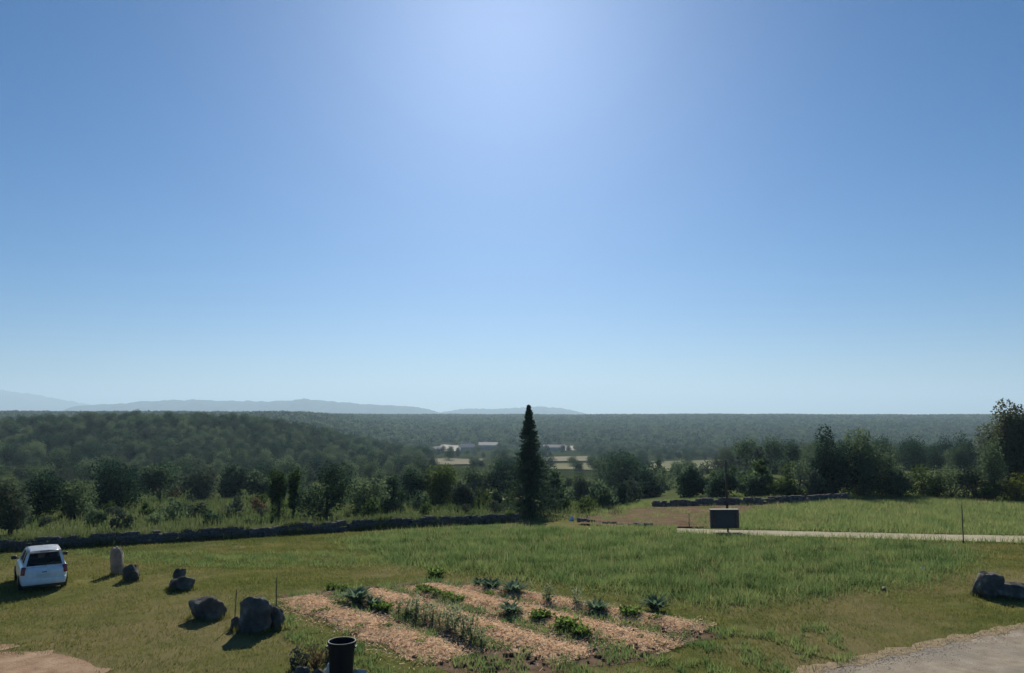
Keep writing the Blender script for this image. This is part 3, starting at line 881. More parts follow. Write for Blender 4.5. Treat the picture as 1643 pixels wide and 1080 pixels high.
# tall wooden pole behind the sign
g = G(1167, 822)
Hp = EYE - g.z + (HORIZON - 738) / FPX * g.y
bm = bmesh.new(); tube(bm, [(0, 0, -.5), (0, 0, Hp * .5), (-.03, 0, Hp)], [.10, .085, .07], 9)
pole = thing('wooden_pole', g, 'tall dark wooden pole rising behind the dark sign', 'pole')
put('shaft', mesh_bm('shaft', bm, 'bark', True), pole)
bm = bmesh.new(); box(bm, (0, .1, Hp - .35), (.5, .07, .09), bev=.01); put('cross_bar', mesh_bm('cross_bar', bm, 'bark'), pole)
# sign seen from behind
g = G(1168, 855)
sg = thing('notice_board', g, 'dark back of a wide sign board on a short post by the lane', 'sign', rotz=.04)
k_ = g.y / FPX
bm = bmesh.new(); tube(bm, [(0, 0, -.3), (0, 0, 10 * k_ + .2)], [.05, .05], 8); put('post', mesh_bm('post', bm, 'bark', True), sg)
bm = bmesh.new(); box(bm, (-5 * k_, .0, 21 * k_), (45 * k_, .22, 28 * k_), bev=.02); put('board', mesh_bm('board', bm, 'sign_back'), sg)
bm = bmesh.new()
box(bm, (-5 * k_, .03, 35.9 * k_), (46 * k_, .34, .04), Matrix.Identity(3), .008); put('rain_cap', mesh_bm('rain_cap', bm, 'sign_wood'), sg)
for s in (-1, 1):
    bm = bmesh.new(); box(bm, (-5 * k_ + s * 17 * k_, -.13, 21 * k_), (.06, .04, 26 * k_), bev=.008); put('batten', mesh_bm('batten', bm, 'bark'), sg)
o = boulder(917, 836, .42, .34, .36, 21, 'small white stone at the end of the earth bank right of the conifer', 'white_stone', name='white_marker_stone'); o['category'] = 'stone'
o = boulder(1484, 918, .30, .20, .26, 22, 'small pale stone in the meadow edge before the lane', 'rock_pale', name='pale_stone'); o['category'] = 'stone'
o = boulder(1420, 948, .22, .13, .2, 23, 'tiny pale stone on the lawn below the meadow edge', 'rock_pale', name='pale_stone'); o['category'] = 'stone'

# ------------------------------------------------------------------ bin and planter at the lower edge
def lathe(bm, prof, seg=32):
    rings = [[bm.verts.new((r * math.cos(2 * math.pi * k / seg), r * math.sin(2 * math.pi * k / seg), z)) for k in range(seg)] for r, z in prof]
    for a, b in zip(rings, rings[1:]):
        for k in range(seg): bm.faces.new((a[k], a[(k + 1) % seg], b[(k + 1) % seg], b[k]))
    return rings
gb = G(547, 1096)
pot = thing('garden_bin', gb, 'tall black plastic bin standing at the lower picture edge', 'bin')
bm = bmesh.new(); rr = lathe(bm, [(.235, 0), (.25, .02), (.295, .86), (.297, .90)]); bm.faces.new(rr[0][::-1]); put('body', mesh_bm('body', bm, 'bin_plastic', True), pot)
bm = bmesh.new(); lathe(bm, [(.298, .86), (.322, .865), (.326, .90), (.318, .925), (.290, .925), (.284, .90), (.278, .55), (.262, .40)]); put('rim', mesh_bm('rim', bm, 'bin_plastic', True), pot)
bm = bmesh.new(); rr = lathe(bm, [(.27, .62), (.14, .645), (.01, .64)], 24); bm.faces.new(rr[-1]); put('potting_soil', mesh_bm('potting_soil', bm, 'soil', True), pot)
for s in (-1, 1):
    bm = bmesh.new(); box(bm, (s * .325, 0, .80), (.04, .16, .03), bev=.008); put('handle', mesh_bm('handle', bm, 'bin_plastic'), pot)
b_ = lambda px, py, w, h, d, sd, lb, m='rock_pale': tag(boulder(px, py, w, h, d, sd, lb, m, name='edging_stone'), None, 'stone')
b_(527, 1086, .42, .26, .34, 70, 'white stone tucked against the left of the black bin', 'white_stone')
b_(573, 1092, .40, .24, .34, 71, 'pale stone tucked against the right of the black bin')
b_(512, 1097, .40, .30, .34, 72, 'purplish grey stone under the dry plant beside the bin', 'rock')
b_(484, 1094, .46, .30, .38, 73, 'dark grey stone leftmost in the stones around the bin', 'rock')

def blade_leaves(n, L, w, up, rs, arch=.5, r0=.03, segs=4, fold=.0):
    """rosette of arching strap leaves"""
    V, F = [], []
    for i in range(n):
        az = rs.uniform(0, 6.283); l = L * rs.uniform(.65, 1.15); el = up + rs.normal() * .18
        d = np.array([math.cos(az), math.sin(az)]); pn = np.array([-d[1], d[0]])
        r, z = r0 * rs.uniform(.2, 1), 0.02; b = len(V)
        for s in range(segs + 1):
            t = s / segs
            ww = w * math.sin(math.pi * min(1, .18 + .82 * t) ** .8) + .004
            e = el - arch * t * 1.6
            for sd in (-1, 1):
                V.append((d[0] * r + pn[0] * ww * .5 * sd, d[1] * r + pn[1] * ww * .5 * sd, max(z, .01) + fold * ww))
            r += l / segs * math.cos(e); z += l / segs * math.sin(e)
        for s in range(segs): F.append((b + 2 * s, b + 2 * s + 1, b + 2 * s + 3, b + 2 * s + 2))
    return np.array(V), np.array(F)

g = G(506, 1076)
dp = thing('dry_plant', g, 'brown withered plant among stones left of the black bin', 'plant')
rs = np.random.default_rng(77)
V, F = blade_leaves(34, .55, .03, 1.25, rs, .35, .1); put('stalks', mesh_np('stalks', V, F, 'dry_leaf'), dp)
P = rs.normal(size=(130, 3)) * np.array([.13, .13, .16]) + np.array([0, 0, .36]); V, F = leaf_cards(P, .075, rs); put('leaves', mesh_np('leaves', V, F, 'dry_leaf'), dp)
g = G(484, 1072)
o = put('grey_shrub', SHRUB['olive_leaf'][1], None, g, None, (.5, .5, .55)); tag(o, 'small grey green shrub left of the withered brown plant', 'shrub')
o = put('grey_shrub', SHRUB['olive_leaf'][2], None, G(530, 1062), None, (.42, .42, .7)); tag(o, 'small grey green shrub between withered plant and black bin', 'shrub')

# ------------------------------------------------------------------ garden bed: straw rows and plants
ROWS = [((-7.2, 26.35), (-1.5, 19.9), .80), ((-5.2, 27.35), (1.7, 20.0), .82), ((-3.4, 28.2), (4.2, 20.8), .84), ((-1.6, 28.1), (5.4, 22.5), .66)]
def row_frame(r):
    a, b = np.array(r[0]), np.array(r[1]); d = b - a; L = np.linalg.norm(d); d = d / L
    return a, d, np.array([-d[1], d[0]]), L
for ri, r in enumerate(ROWS):
    a, d, nrm, L = row_frame(r)
    ss = np.linspace(0, L, 60); tt = np.linspace(-1, 1, 13)
    S_, T_ = np.meshgrid(ss, tt, indexing='ij')
    edge = r[2] * (.84 + .34 * vnoise(S_, S_ * 0 + 10 * ri + np.sign(T_), .9, ri))
    ends = np.minimum(1, np.minimum(S_, L - S_) / .5)
    edge = edge * np.sqrt(np.clip(ends, .02, 1))
    Xr = a[0] + d[0] * S_ + nrm[0] * T_ * edge; Yr = a[1] + d[1] * S_ + nrm[1] * T_ * edge
    Zr = T(Xr, Yr) + .012 + .075 * (1 - T_ ** 2) * ends * (1 + .5 * vnoise(Xr, Yr, .7, 8)) + .045 * vnoise(Xr, Yr, .22, 3) * (1 - T_ ** 2)
    ii = np.arange(Xr.size).reshape(Xr.shape)
    F = np.stack([ii[:-1, :-1], ii[1:, :-1], ii[1:, 1:], ii[:-1, 1:]], -1).reshape(-1, 4)
    o = put('straw_row', mesh_np('straw_row', np.c_[Xr.ravel(), Yr.ravel(), Zr.ravel()], F, 'straw_bed', True))
    tag(o, ['straw mulched row nearest the black bin and boulders', 'second straw mulched row from the boulders', 'third straw mulched row from the boulders', 'narrow straw mulched row along the meadow side'][ri], 'garden row', 'straw rows of the garden bed')
# loose straw
rs = np.random.default_rng(91)
SV, SF = [], []
n = 26000
rsel = rs.integers(0, 4, n)
PX = np.zeros(n); PY = np.zeros(n); PZ = np.zeros(n)
for ri, r in enumerate(ROWS):
    a, d, nrm, L = row_frame(r); k = rsel == ri; m_ = k.sum()
    s = rs.uniform(-.1, L + .1, m_); t = np.clip(rs.normal(size=m_) * .62, -1.9, 1.9)
    PX[k] = a[0] + d[0] * s + nrm[0] * t * r[2]; PY[k] = a[1] + d[1] * s + nrm[1] * t * r[2]
    PZ[k] = .03 + .085 * np.clip(1 - t ** 2, 0, 1) * np.clip(np.minimum(s, L - s) / .5, 0, 1) + rs.uniform(0, .035, m_)
PZ += T(PX, PY)
az = rs.uniform(0, 6.283, n); el = rs.normal(size=n) * .28; l = rs.uniform(.05, .15, n); w = rs.uniform(.004, .011, n)
D = np.c_[np.cos(az) * np.cos(el), np.sin(az) * np.cos(el), np.sin(el)] * l[:, None] * .5
W_ = np.c_[-np.sin(az), np.cos(az), rs.normal(size=n) * .4] * w[:, None]
C_ = np.c_[PX, PY, PZ]
V = np.stack([C_ - D - W_, C_ + D - W_, C_ + D + W_, C_ - D + W_], 1).reshape(-1, 3)
tag(put('loose_straw', mesh_np('loose_straw', V, np.arange(4 * n).reshape(n, 4), 'straw')), 'loose pale straw strewn over the garden rows', 'straw', kind='stuff')
# clods of soil round the bed
CL = [rock_mesh(400 + k, 10, .08, 'soil', (1, 1, .7), 2) for k in range(3)]
V, F = [], []
for k in range(420):
    q = rs.uniform(0, 1)
    if q < .6:
        x, y = rs.uniform(-2, 6.2), rs.uniform(18.4, 22.8)
        if not inside(bed_poly, np.array([x]), np.array([y]))[0]: continue
    else:
        x, y = rs.uniform(-7.5, 6.2), rs.uniform(18.4, 29.5)
        if not inside(bed_poly, np.array([x]), np.array([y]))[0]: continue
    s = rs.uniform(.04, .16); b = len(V); me = CL[k % 3]; z = gz(x, y); a = rs.uniform(0, 6.28)
    for v in me.vertices: V.append((x + s * (v.co.x * math.cos(a) - v.co.y * math.sin(a)), y + s * (v.co.x * math.sin(a) + v.co.y * math.cos(a)), z + s * v.co.z * .9))
    for p in me.polygons: F.append([b + w_ for w_ in p.vertices])
tag(put('soil_clods', mesh_np('soil_clods', V, F, 'soil')), 'dark soil clods along the near edge of the garden bed', 'soil', kind='stuff')

VEG = {}
for k in range(3):
    rs = np.random.default_rng(500 + k)
    V, F = blade_leaves(84, .56, .10, 1.05, rs, .78, .10, 5); VEG[('artichoke', k)] = mesh_np('leaves', V, F, 'artichoke')
    V1, F1 = blade_leaves(60, .30, .11, .8, rs, .5, .14, 3)
    P = rs.normal(size=(120, 3)) * np.array([.14, .14, .05]) + np.array([0, 0, .15]); V2, F2 = leaf_cards(P, .11, rs, .4)
    VEG[('leafy', k)] = mesh_np('leaves', np.r_[V1, V2], np.r_[F1, F2 + len(V1)], 'veg_leaf')
    V1, F1 = blade_leaves(12, .62, .02, 1.42, rs, .12, .06, 3)
    P = np.c_[rs.normal(size=130) * .10, rs.normal(size=130) * .10, rs.uniform(.04, .56, 130)]; V2, F2 = leaf_cards(P, .085, rs, .1)
    VEG[('stalk', k)] = mesh_np('leaves', np.r_[V1, V2], np.r_[F1, F2 + len(V1)], 'stalk_leaf')
def veg(kind, px, py, s, label, group=None, zs=1.0):
    g = G(px, py); k = int(px) % 3
    root = thing('garden_plant', g, label, 'plant', group, px * .37)
    root.scale = (s, s, s * zs)
    put('leaves', VEG[(kind, k)], root)
    bm = bmesh.new(); tube(bm, [(0, 0, -.05), (0, 0, .22)], [.022, .012], 6); put('stem', mesh_bm('stem', bm, 'bark', True), root)
veg('artichoke', 573, 968, 1.25, 'largest blue green artichoke at the left of the garden bed')
veg('artichoke', 598, 974, .8, 'smaller artichoke touching the largest blue green artichoke')
veg('leafy', 616, 980, 1.0, 'first dark leafy plant after the largest artichoke in its row')
veg('leafy', 552, 948, .9, 'low green weed left behind the largest artichoke')
veg('leafy', 532, 945, .75, 'low green weed at the far left corner of the garden')
for i, (px, py) in enumerate([(640, 985), (655, 989), (668, 993), (682, 997), (694, 1001), (706, 1006), (718, 1010), (730, 1015), (744, 1021), (757, 1027), (772, 1036)]):
    veg('stalk', px, py, .72 + .55 * ((i * 7) % 5) / 5, 'grey green stalky plant in the long row between the first straw rows', 'stalky plants of the long row', 1.0 if i < 5 else 1.15)
for i, (px, py) in enumerate([(676, 948), (690, 953), (704, 957), (719, 961), (735, 966)]):
    veg('leafy', px, py, .85, 'bright low leafy plant in the short row at the bed centre left', 'leafy plants of the short row')
veg('artichoke', 790, 947, .95, 'broad leafy plant at the back of the garden, left of the tall dark one')
veg('artichoke', 770, 942, .8, 'leftmost broad leafy plant in the back row of the garden')
veg('artichoke', 826, 955, 1.15, 'tall dark plant at the back centre of the garden bed')
veg('artichoke', 819, 987, .9, 'small blue green cabbage like plant in the bed centre')
veg('stalk', 880, 969, 1.1, 'thin upright plant right of the tall dark plant')
veg('stalk', 925, 973, 1.05, 'thin upright plant second right of the tall dark plant')
veg('artichoke', 957, 984, .95, 'spiky grey green plant right of the thin upright plants')
veg('leafy', 868, 995, 1.15, 'low mound of green leaves right of the cabbage like plant')
veg('leafy', 908, 1010, 1.3, 'larger low mound of green leaves near the bed front')
veg('leafy', 934, 1020, 1.0, 'small bright green mound touching the larger green mound')
veg('leafy', 1010, 991, 1.2, 'low bright green mound left of the right corner artichoke')
veg('artichoke', 1052, 980, 1.1, 'blue green artichoke at the right end of the garden bed')
rv = np.random.default_rng(88)
for i in range(22):
    r = ROWS[i % 4]; a, d, nrm, L = row_frame(r); q = a + d * L * rv.uniform(.12, .92) + nrm * rv.normal() * .35
    px, py = project(q[0], q[1], gz(*q)); veg('leafy', px, py, rv.uniform(.35, .8), 'small green seedling growing out of the straw mulch', 'seedlings in the straw mulch')
veg('leafy', 700, 925, 1.2, 'green clump on the far edge of the garden bed')

# ------------------------------------------------------------------ white car
def car():
    g = G(66, 946)
    g = Vector((g.x - .72, g.y + 1.1, 0)); g.z = gz(g.x, g.y)
    c = thing('parked_car', g, 'small white hatchback parked on the lawn with its tail to the viewer', 'car', rotz=math.radians(35))
    c.scale = (.90, .90, .90)
    bm = bmesh.new()
    St = [(-1.83, .62, .34, .70, .70), (-1.80, .75, .22, .84, .86), (-1.62, .80, .18, .93, .95), (-1.0, .815, .18, .94, .95), (0, .82, .22, .93, .94), (.8, .815, .22, .91, .93),
          (1.15, .80, .22, .86, .92), (1.5, .77, .24, .76, .84), (1.74, .68, .28, .62, .70), (1.82, .52, .36, .55, .60)]
    rings = []
    for y, w, zb, zs_, zd in St:
        half = [(0, zb), (w * .80, zb), (w * .97, zb + .08), (w, (zb + zs_) * .52), (w * .985, zs_ - .06), (w * .92, zs_), (w * .6, zd), (0, zd + .01)]
        ring = [bm.verts.new((x, y, z)) for x, z in half] + [bm.verts.new((-x, y, z)) for x, z in half[-2:0:-1]]
        rings.append(ring)
    n_ = len(rings[0])
    for a, b in zip(rings, rings[1:]):
        for k in range(n_): bm.faces.new((a[k], a[(k + 1) % n_], b[(k + 1) % n_], b[k]))
    bm.faces.new(rings[0]); bm.faces.new(rings[-1][::-1])
    bmesh.ops.recalc_face_normals(bm, faces=bm.faces)
    body = put('body', mesh_bm('body', bm, 'car_paint', True), c)
    sm = body.modifiers.new('smooth', 'SUBSURF'); sm.levels = 2; sm.render_levels = 2
    # greenhouse
    rb = [(-.71, -1.70, .93), (.71, -1.70, .93)]; rt = [(-.56, -1.36, 1.44), (.56, -1.36, 1.44)]
    fb = [(-.70, .98, .91), (.70, .98, .91)]; ft = [(-.55, .22, 1.44), (.55, .22, 1.44)]
    V3 = lambda t: Vector(t)
    def bil(q, u_, v_):
        return q[0].lerp(q[1], u_).lerp(q[3].lerp(q[2], u_), v_)
    def frame_and_glass(q, holes, nm):
        """q: four corners bottom-left, bottom-right, top-right, top-left; holes: (u0,u1,v0,v1)"""
        q = [V3(p) for p in q]
        nrm = (q[1] - q[0]).cross(q[3] - q[0]).normalized()
        us = sorted({0., 1.} | {h[0] for h in holes} | {h[1] for h in holes}); vs2 = sorted({0., 1.} | {h[2] for h in holes} | {h[3] for h in holes})
        bm = bmesh.new()
        for i in range(len(us) - 1):
            for j in range(len(vs2) - 1):
                um, vm = (us[i] + us[i + 1]) / 2, (vs2[j] + vs2[j + 1]) / 2
                if any(h[0] < um < h[1] and h[2] < vm < h[3] for h in holes): continue
                f = [bm.verts.new(bil(q, a_, b2)) for a_, b2 in ((us[i], vs2[j]), (us[i + 1], vs2[j]), (us[i + 1], vs2[j + 1]), (us[i], vs2[j + 1]))]
                bm.faces.new(f)
        bmesh.ops.remove_doubles(bm, verts=bm.verts, dist=1e-4)
        r = bmesh.ops.solidify(bm, geom=bm.faces[:], thickness=.03)
        fr = put(nm, mesh_bm(nm, bm, 'car_paint'), c)
        for h in holes:
            bm = bmesh.new()
            e = .012
            bm.faces.new([bm.verts.new(bil(q, a_, b2) - nrm * .006) for a_, b2 in ((h[0] - e, h[2] - e), (h[1] + e, h[2] - e), (h[1] + e, h[3] + e), (h[0] - e, h[3] + e))])
            put('window_glass', mesh_bm('window_glass', bm, 'glass'), fr)
        return fr
    frame_and_glass([rb[0], rb[1], rt[1], rt[0]], [(.07, .93, .06, .93)], 'tailgate')
    frame_and_glass([rb[1], fb[1], ft[1], rt[1]], [(.10, .40, .12, .90), (.44, .86, .12, .90)], 'side_panel')
    frame_and_glass([fb[0], rb[0], rt[0], ft[0]], [(.60, .90, .12, .90), (.14, .56, .12, .90)], 'side_panel')
    frame_and_glass([fb[1], fb[0], ft[0], ft[1]], [(.06, .94, .06, .95)], 'windscreen_frame')
    bm = bmesh.new()
    gx_ = np.linspace(-1, 1, 9); gy_ = np.linspace(0, 1, 9)
    grid = [[bm.verts.new((u_ * (.575 - .0 * v_), -1.46 + v_ * 1.74, 1.425 + .075 * (1 - u_ * u_ * .8) * (1 - .7 * (2 * v_ - 1) ** 2) + .015)) for u_ in gx_] for v_ in gy_]
    for i in range(8):
        for j in range(8): bm.faces.new((grid[i][j], grid[i][j + 1], grid[i + 1][j + 1], grid[i + 1][j]))
    bmesh.ops.solidify(bm, geom=bm.faces[:], thickness=.035)
    roof = put('roof', mesh_bm('roof', bm, 'car_paint', True), c)
    bm = bmesh.new(); tube(bm, [(.0, -.1, 1.50), (.0, -.28, 1.66)], [.006, .003], 6); put('aerial', mesh_bm('aerial', bm, 'black_plastic'), roof)
    bm = bmesh.new(); box(bm, (0, -1.47, 1.452), (.30, .03, .022), bev=.006); put('brake_lamp', mesh_bm('brake_lamp', bm, 'lamp_red'), roof)
    bm = bmesh.new(); box(bm, (0, 0, 0), (1.46, .12, .27), bev=.05); put('bumper', mesh_bm('bumper', bm, 'car_paint', True), c, (0, -1.80, .40))
    bm = bmesh.new(); box(bm, (0, 0, 0), (1.36, .10, .13), bev=.03); put('bumper_insert', mesh_bm('bumper_insert', bm, 'black_plastic', True), c, (0, -1.80, .235))
    bm = bmesh.new(); box(bm, (0, 0, 0), (.50, .02, .11), bev=.006); put('number_plate', mesh_bm('number_plate', bm, 'plate'), c, (0, -1.862, .615))
    bm = bmesh.new(); box(bm, (0, 0, 0), (.16, .02, .03), bev=.006); put('tailgate_handle', mesh_bm('tailgate_handle', bm, 'black_plastic'), c, (0, -1.838, .735))
    bm = bmesh.new(); tube(bm, [(0.02, -1.74, .965), (.24, -1.70, 1.03), (.34, -1.66, 1.09)], [.012, .009, .006], 6); put('rear_wiper', mesh_bm('rear_wiper', bm, 'black_plastic'), c)
    for s in (-1, 1):
        bm = bmesh.new(); box(bm, (0, 0, 0), (.15, .14, .30), bev=.035); put('tail_lamp', mesh_bm('tail_lamp', bm, 'lamp_red', True), c, (s * .69, -1.735, .80), (-.18, 0, s * .35))
        bm = bmesh.new(); box(bm, (0, 0, 0), (.20, .10, .14), bev=.04)
        mr = put('wing_mirror', mesh_bm('wing_mirror', bm, 'black_plastic', True), c, (s * .90, .72, .99))
        bm = bmesh.new(); box(bm, (-s * .11, 0, -.03), (.10, .05, .05), bev=.01); put('mirror_arm', mesh_bm('mirror_arm', bm, 'black_plastic'), mr)
        bm = bmesh.new(); box(bm, (0, 0, 0), (.26, .10, .13), bev=.03); put('headlight', mesh_bm('headlight', bm, 'lamp_clear', True), c, (s * .54, 1.72, .62), (0, 0, -s * .35))
        for y in (-1.22, 1.16):
            w = thing('wheel', (s * .735, y, .285), None, None); w.parent = c
            bm = bmesh.new(); lathe(bm, [(.17, -.085), (.26, -.09), (.285, -.07), (.29, 0), (.285, .07), (.26, .09), (.17, .085)], 28)
            bmesh.ops.rotate(bm, cent=(0, 0, 0), matrix=Matrix.Rotation(math.pi / 2, 3, 'Y'), verts=bm.verts); put('tyre', mesh_bm('tyre', bm, 'rubber', True), w)
            bm = bmesh.new(); r1 = lathe(bm, [(.18, -.06), (.175, .05), (.06, .075)], 20); bm.faces.new(r1[-1]); bm.faces.new(r1[0][::-1])
            bmesh.ops.rotate(bm, cent=(0, 0, 0), matrix=Matrix.Rotation(math.pi / 2 * (1 if s > 0 else -1), 3, 'Y'), verts=bm.verts); put('rim', mesh_bm('rim', bm, 'hub_metal', True), w)
            bm = bmesh.new(); bm.faces.new([bm.verts.new((-.34 * math.sin(math.pi * q / 16), .34 * math.cos(math.pi * q / 16), 0)) for q in range(17)])
            bmesh.ops.rotate(bm, cent=(0, 0, 0), matrix=Matrix.Rotation(math.pi / 2, 3, 'Y'), verts=bm.verts)
            bmesh.ops.solidify(bm, geom=bm.faces[:], thickness=.01)
            put('wheel_arch', mesh_bm('wheel_arch', bm, 'black_plastic'), c, (s * .822, y, .27))
            w.location.x = s * .725
    bm = bmesh.new(); box(bm, (0, -.35, .955), (1.28, 2.3, .02)); put('cabin_floor', mesh_bm('cabin_floor', bm, 'seat'), c)
    for x in (-.34, .34):
        bm = bmesh.new(); box(bm, (x, 0, 0), (.46, .14, .36), bev=.05); box(bm, (x, .0, .25), (.25, .10, .17), bev=.04)
        put('front_seat', mesh_bm('front_seat', bm, 'seat', True), c, (0, -.05, 1.08))
    bm = bmesh.new(); box(bm, (0, 0, 0), (1.2, .14, .24), bev=.05)
    for x in (-.36, .36): box(bm, (x, 0, .17), (.24, .09, .13), bev=.03)
    put('rear_seat', mesh_bm('rear_seat', bm, 'seat', True), c, (0, -1.0, 1.03))
    bm = bmesh.new(); box(bm, (0, .18, 1.33), (.22, .03, .06), bev=.01); put('inside_mirror', mesh_bm('inside_mirror', bm, 'lamp_clear'), c)
car()

# ------------------------------------------------------------------ farm buildings at the foot of the plateau
def farmhouse(px, base, wpx, hpx, roofm, label, rz=0.0, dep=9.0, nwin=3, dist=None):
    g = G(px, base); d = g.y; k = d / FPX
    W, H = wpx * k, hpx * k * .62; R = hpx * k * .38
    f = thing('farm_building', g, label, 'building', 'farm buildings in the valley', rz)
    bm = bmesh.new(); box(bm, (0, dep / 2, H / 2 - 1), (W, dep, H + 2)); 
    put('wall', mesh_bm('wall', bm, 'plaster'), f)
    bm = bmesh.new()
    v = [bm.verts.new(p) for p in ((-W / 2 - .4, -.5, H - .15), (W / 2 + .4, -.5, H - .15), (W / 2 + .4, dep + .5, H - .15), (-W / 2 - .4, dep + .5, H - .15), (-W / 2 - .4, dep / 2, H + R), (W / 2 + .4, dep / 2, H + R))]
    for q in ((0, 1, 5, 4), (2, 3, 4, 5), (0, 4, 3), (1, 2, 5), (3, 2, 1, 0)): bm.faces.new([v[i] for i in q])
    put('roof', mesh_bm('roof', bm, roofm), f)
farmhouse(700, 726, 20, 9, 'roof_tile', 'small pale farm building leftmost in the valley hamlet', .1, 8, 2)
farmhouse(750, 726, 22, 13, 'roof_tile', 'tallest pale farmhouse of the valley hamlet', .05, 10, 3)
for q_, (px, py) in enumerate([(692, 727), (712, 727), (722, 728), (735, 729), (762, 727), (768, 724), (801, 722), (878, 726), (902, 726), (912, 725)]):
    plant_tree('hamlet_tree', PROTO[('wood', q_ % 6)], G(px, py), 'dark round tree beside the far pale farm buildings', 'tree', 'trees round the valley hamlet', q_, .9)
farmhouse(782, 721, 30, 11, 'roof_metal', 'long barn with a bright metal roof in the valley hamlet', -.12, 13, 3)
farmhouse(890, 724, 34, 10, 'roof_tile', 'long pale barn right of the tall conifer in the valley', .06, 10, 4)
farmhouse(1076, 719, 26, 7, 'roof_metal', 'lone pale barn beyond the right green field', .05, 9, 2)
farmhouse(650, 764, 16, 12, 'roof_tile', 'small pale hut half hidden in trees before the hamlet', .15, 3, 1)

# ------------------------------------------------------------------ grass
def blades(name, x, y, h, w, mat, seed, lean=.35, label='', cat='grass', base=0.0):
    rs = np.random.default_rng(seed); n = len(x)
    z = T(x, y) + base
    a = rs.uniform(0, 6.283, n); b = rs.uniform(0, 6.283, n); ln = np.abs(rs.normal(size=n)) * lean * h
    wx_, wy_ = np.cos(a) * w * .5, np.sin(a) * w * .5
    V = np.stack([np.c_[x - wx_, y - wy_, z - .02], np.c_[x + wx_, y + wy_, z - .02], np.c_[x + np.cos(b) * ln, y + np.sin(b) * ln, z + h]], 1).reshape(-1, 3)
    return tag(put(name, mesh_np(name, V, np.arange(3 * n).reshape(n, 3), mat)), label, cat, kind='stuff')

rs = np.random.default_rng(17)
drive_poly = drive_edge + [(44, 27), (44, 2), (-1.5, 2)]
dirt_poly = [(-14.6, 15.2), (-13.9, 18.7), (-13.2, 20.1), (-11.9, 20.6), (-10.9, 19.9), (-9.6, 19.2), (-9.9, 17.9), (-11.2, 16.0)]
meadow_poly = P2((560, 868), (640, 906), (760, 915), (900, 935), (1060, 960), (1160, 972), (1300, 955), (1420, 938), (1500, 918), (1548, 893), (1530, 879), (1400, 873), (1180, 867), (1085, 862), (945, 856), (840, 843), (700, 853), (600, 862))
band_poly = P2((110, 888), (240, 908), (420, 914), (640, 908), (600, 886), (400, 888), (240, 886))
lane_poly = lane
bank_poly = P2((925, 842), (960, 826), (1040, 812), (1120, 806), (1230, 812), (1190, 826), (1180, 846), (1090, 849), (985, 848))
def fill(n, x0, x1, y0, y1, seed, infront=True):
    r_ = np.random.default_rng(seed)
    y = np.sqrt(r_.uniform(y0 * y0, y1 * y1, n)); x = y * r_.uniform(x0, x1, n)
    return x, y
x, y = fill(330000, -.74, .74, 15, 47, 1)
jl = np.random.default_rng(60)
xj, yj = x + jl.normal(size=len(x)) * .12 + .22 * vnoise(x, y, .8, 61), y + jl.normal(size=len(x)) * .12 + .22 * vnoise(x, y, .7, 62)
k = ~inside(drive_poly, xj, yj) & ~inside(dirt_poly, xj, yj) & ~inside(bed_poly, xj, yj) & ~inside(lane_poly, x, y) & ~inside(bank_poly, x, y) & ~inside(track_poly, x, y)
k &= y < wally(x) - .3
k &= vnoise(x, y, 1.6, 12) + .5 * vnoise(x, y, .5, 13) > -.75
x, y = x[k], y[k]
hh = np.random.default_rng(2).uniform(.03, .10, len(x)) * (1 + .4 * vnoise(x, y, 3, 5))
blades('lawn_grass', x, y, hh, np.full(len(x), .022) * (.6 + y / 45), 'lawn_blade', 3, .6, 'short dry olive green grass of the lawn')
x, y = fill(620000, -.55, .74, 20, 47, 4)
jr = np.random.default_rng(77)
k = (inside(meadow_poly, x + jr.normal(size=len(x)) * .6, y + jr.normal(size=len(x)) * .8) | (inside(band_poly, x, y) & (np.random.default_rng(1).uniform(0, 1, len(x)) < .5))) & ~inside(bed_poly, x, y)
k &= y < wally(x) - .5
k &= vnoise(x, y, .8, 15) + .6 * vnoise(x, y, .3, 16) > jr.uniform(-1.3, .5, len(x))
x, y = x[k], y[k]
hh = np.random.default_rng(5).uniform(.10, .36, len(x)) * (1 + .55 * vnoise(x, y, 1.1, 6)) * np.where(inside(band_poly, x, y), .55, 1)
blades('meadow_grass', x, y, hh, np.full(len(x), .021) * (.6 + y / 45), 'meadow_blade', 6, .75, 'tall fresh green grass of the meadow beyond the garden')
x, y = fill(60000, -.25, .60, 22, 44, 64)
k = inside(meadow_poly, x, y) & ~inside(bed_poly, x, y) & (vnoise(x, y, .55, 65) + .6 * vnoise(x, y, 2.2, 66) > .50)
x, y = x[k], y[k]
blades('meadow_weeds', x, y, np.random.default_rng(67).uniform(.18, .50, len(x)), np.full(len(x), .045), 'green_leaf', 68, .45, 'darker leafy weeds standing in clumps in the meadow grass', 'weeds')
x, y = fill(220000, .10, .80, 38, 84, 7)
g0 = ~inside(lane_poly, x, y) & ~(inside(bank_poly, x, y) & (vnoise(x, y, 1.2, 40) < np.random.default_rng(4).uniform(.1, .9, len(x)))) & ~inside(meadow_poly, x, y)
g0 &= ~inside(P2((1080, 858), (1180, 862), (1400, 867), (1643, 874), (1760, 878), (1760, 890), (1500, 890), (1080, 870)), x, y)
x, y = x[g0], y[g0]
blades('field_grass', x, y, np.random.default_rng(8).uniform(.12, .42, len(x)) * (1 + .5 * vnoise(x, y, 3, 8)), np.full(len(x), .045), 'meadow_blade', 9, .7, 'green grass of the field beyond the lane')
x, y = fill(60000, -.80, .02, 33, 50, 40)
wl = wally(x); g0 = (y > wl + .25) & (y < wl + 1.8)
x, y = x[g0], y[g0]
blades('verge_grass', x, y, np.random.default_rng(41).uniform(.35, .85, len(x)), np.full(len(x), .05), 'scrub_blade', 42, .3, 'pale tall grass growing right behind the long stone wall')
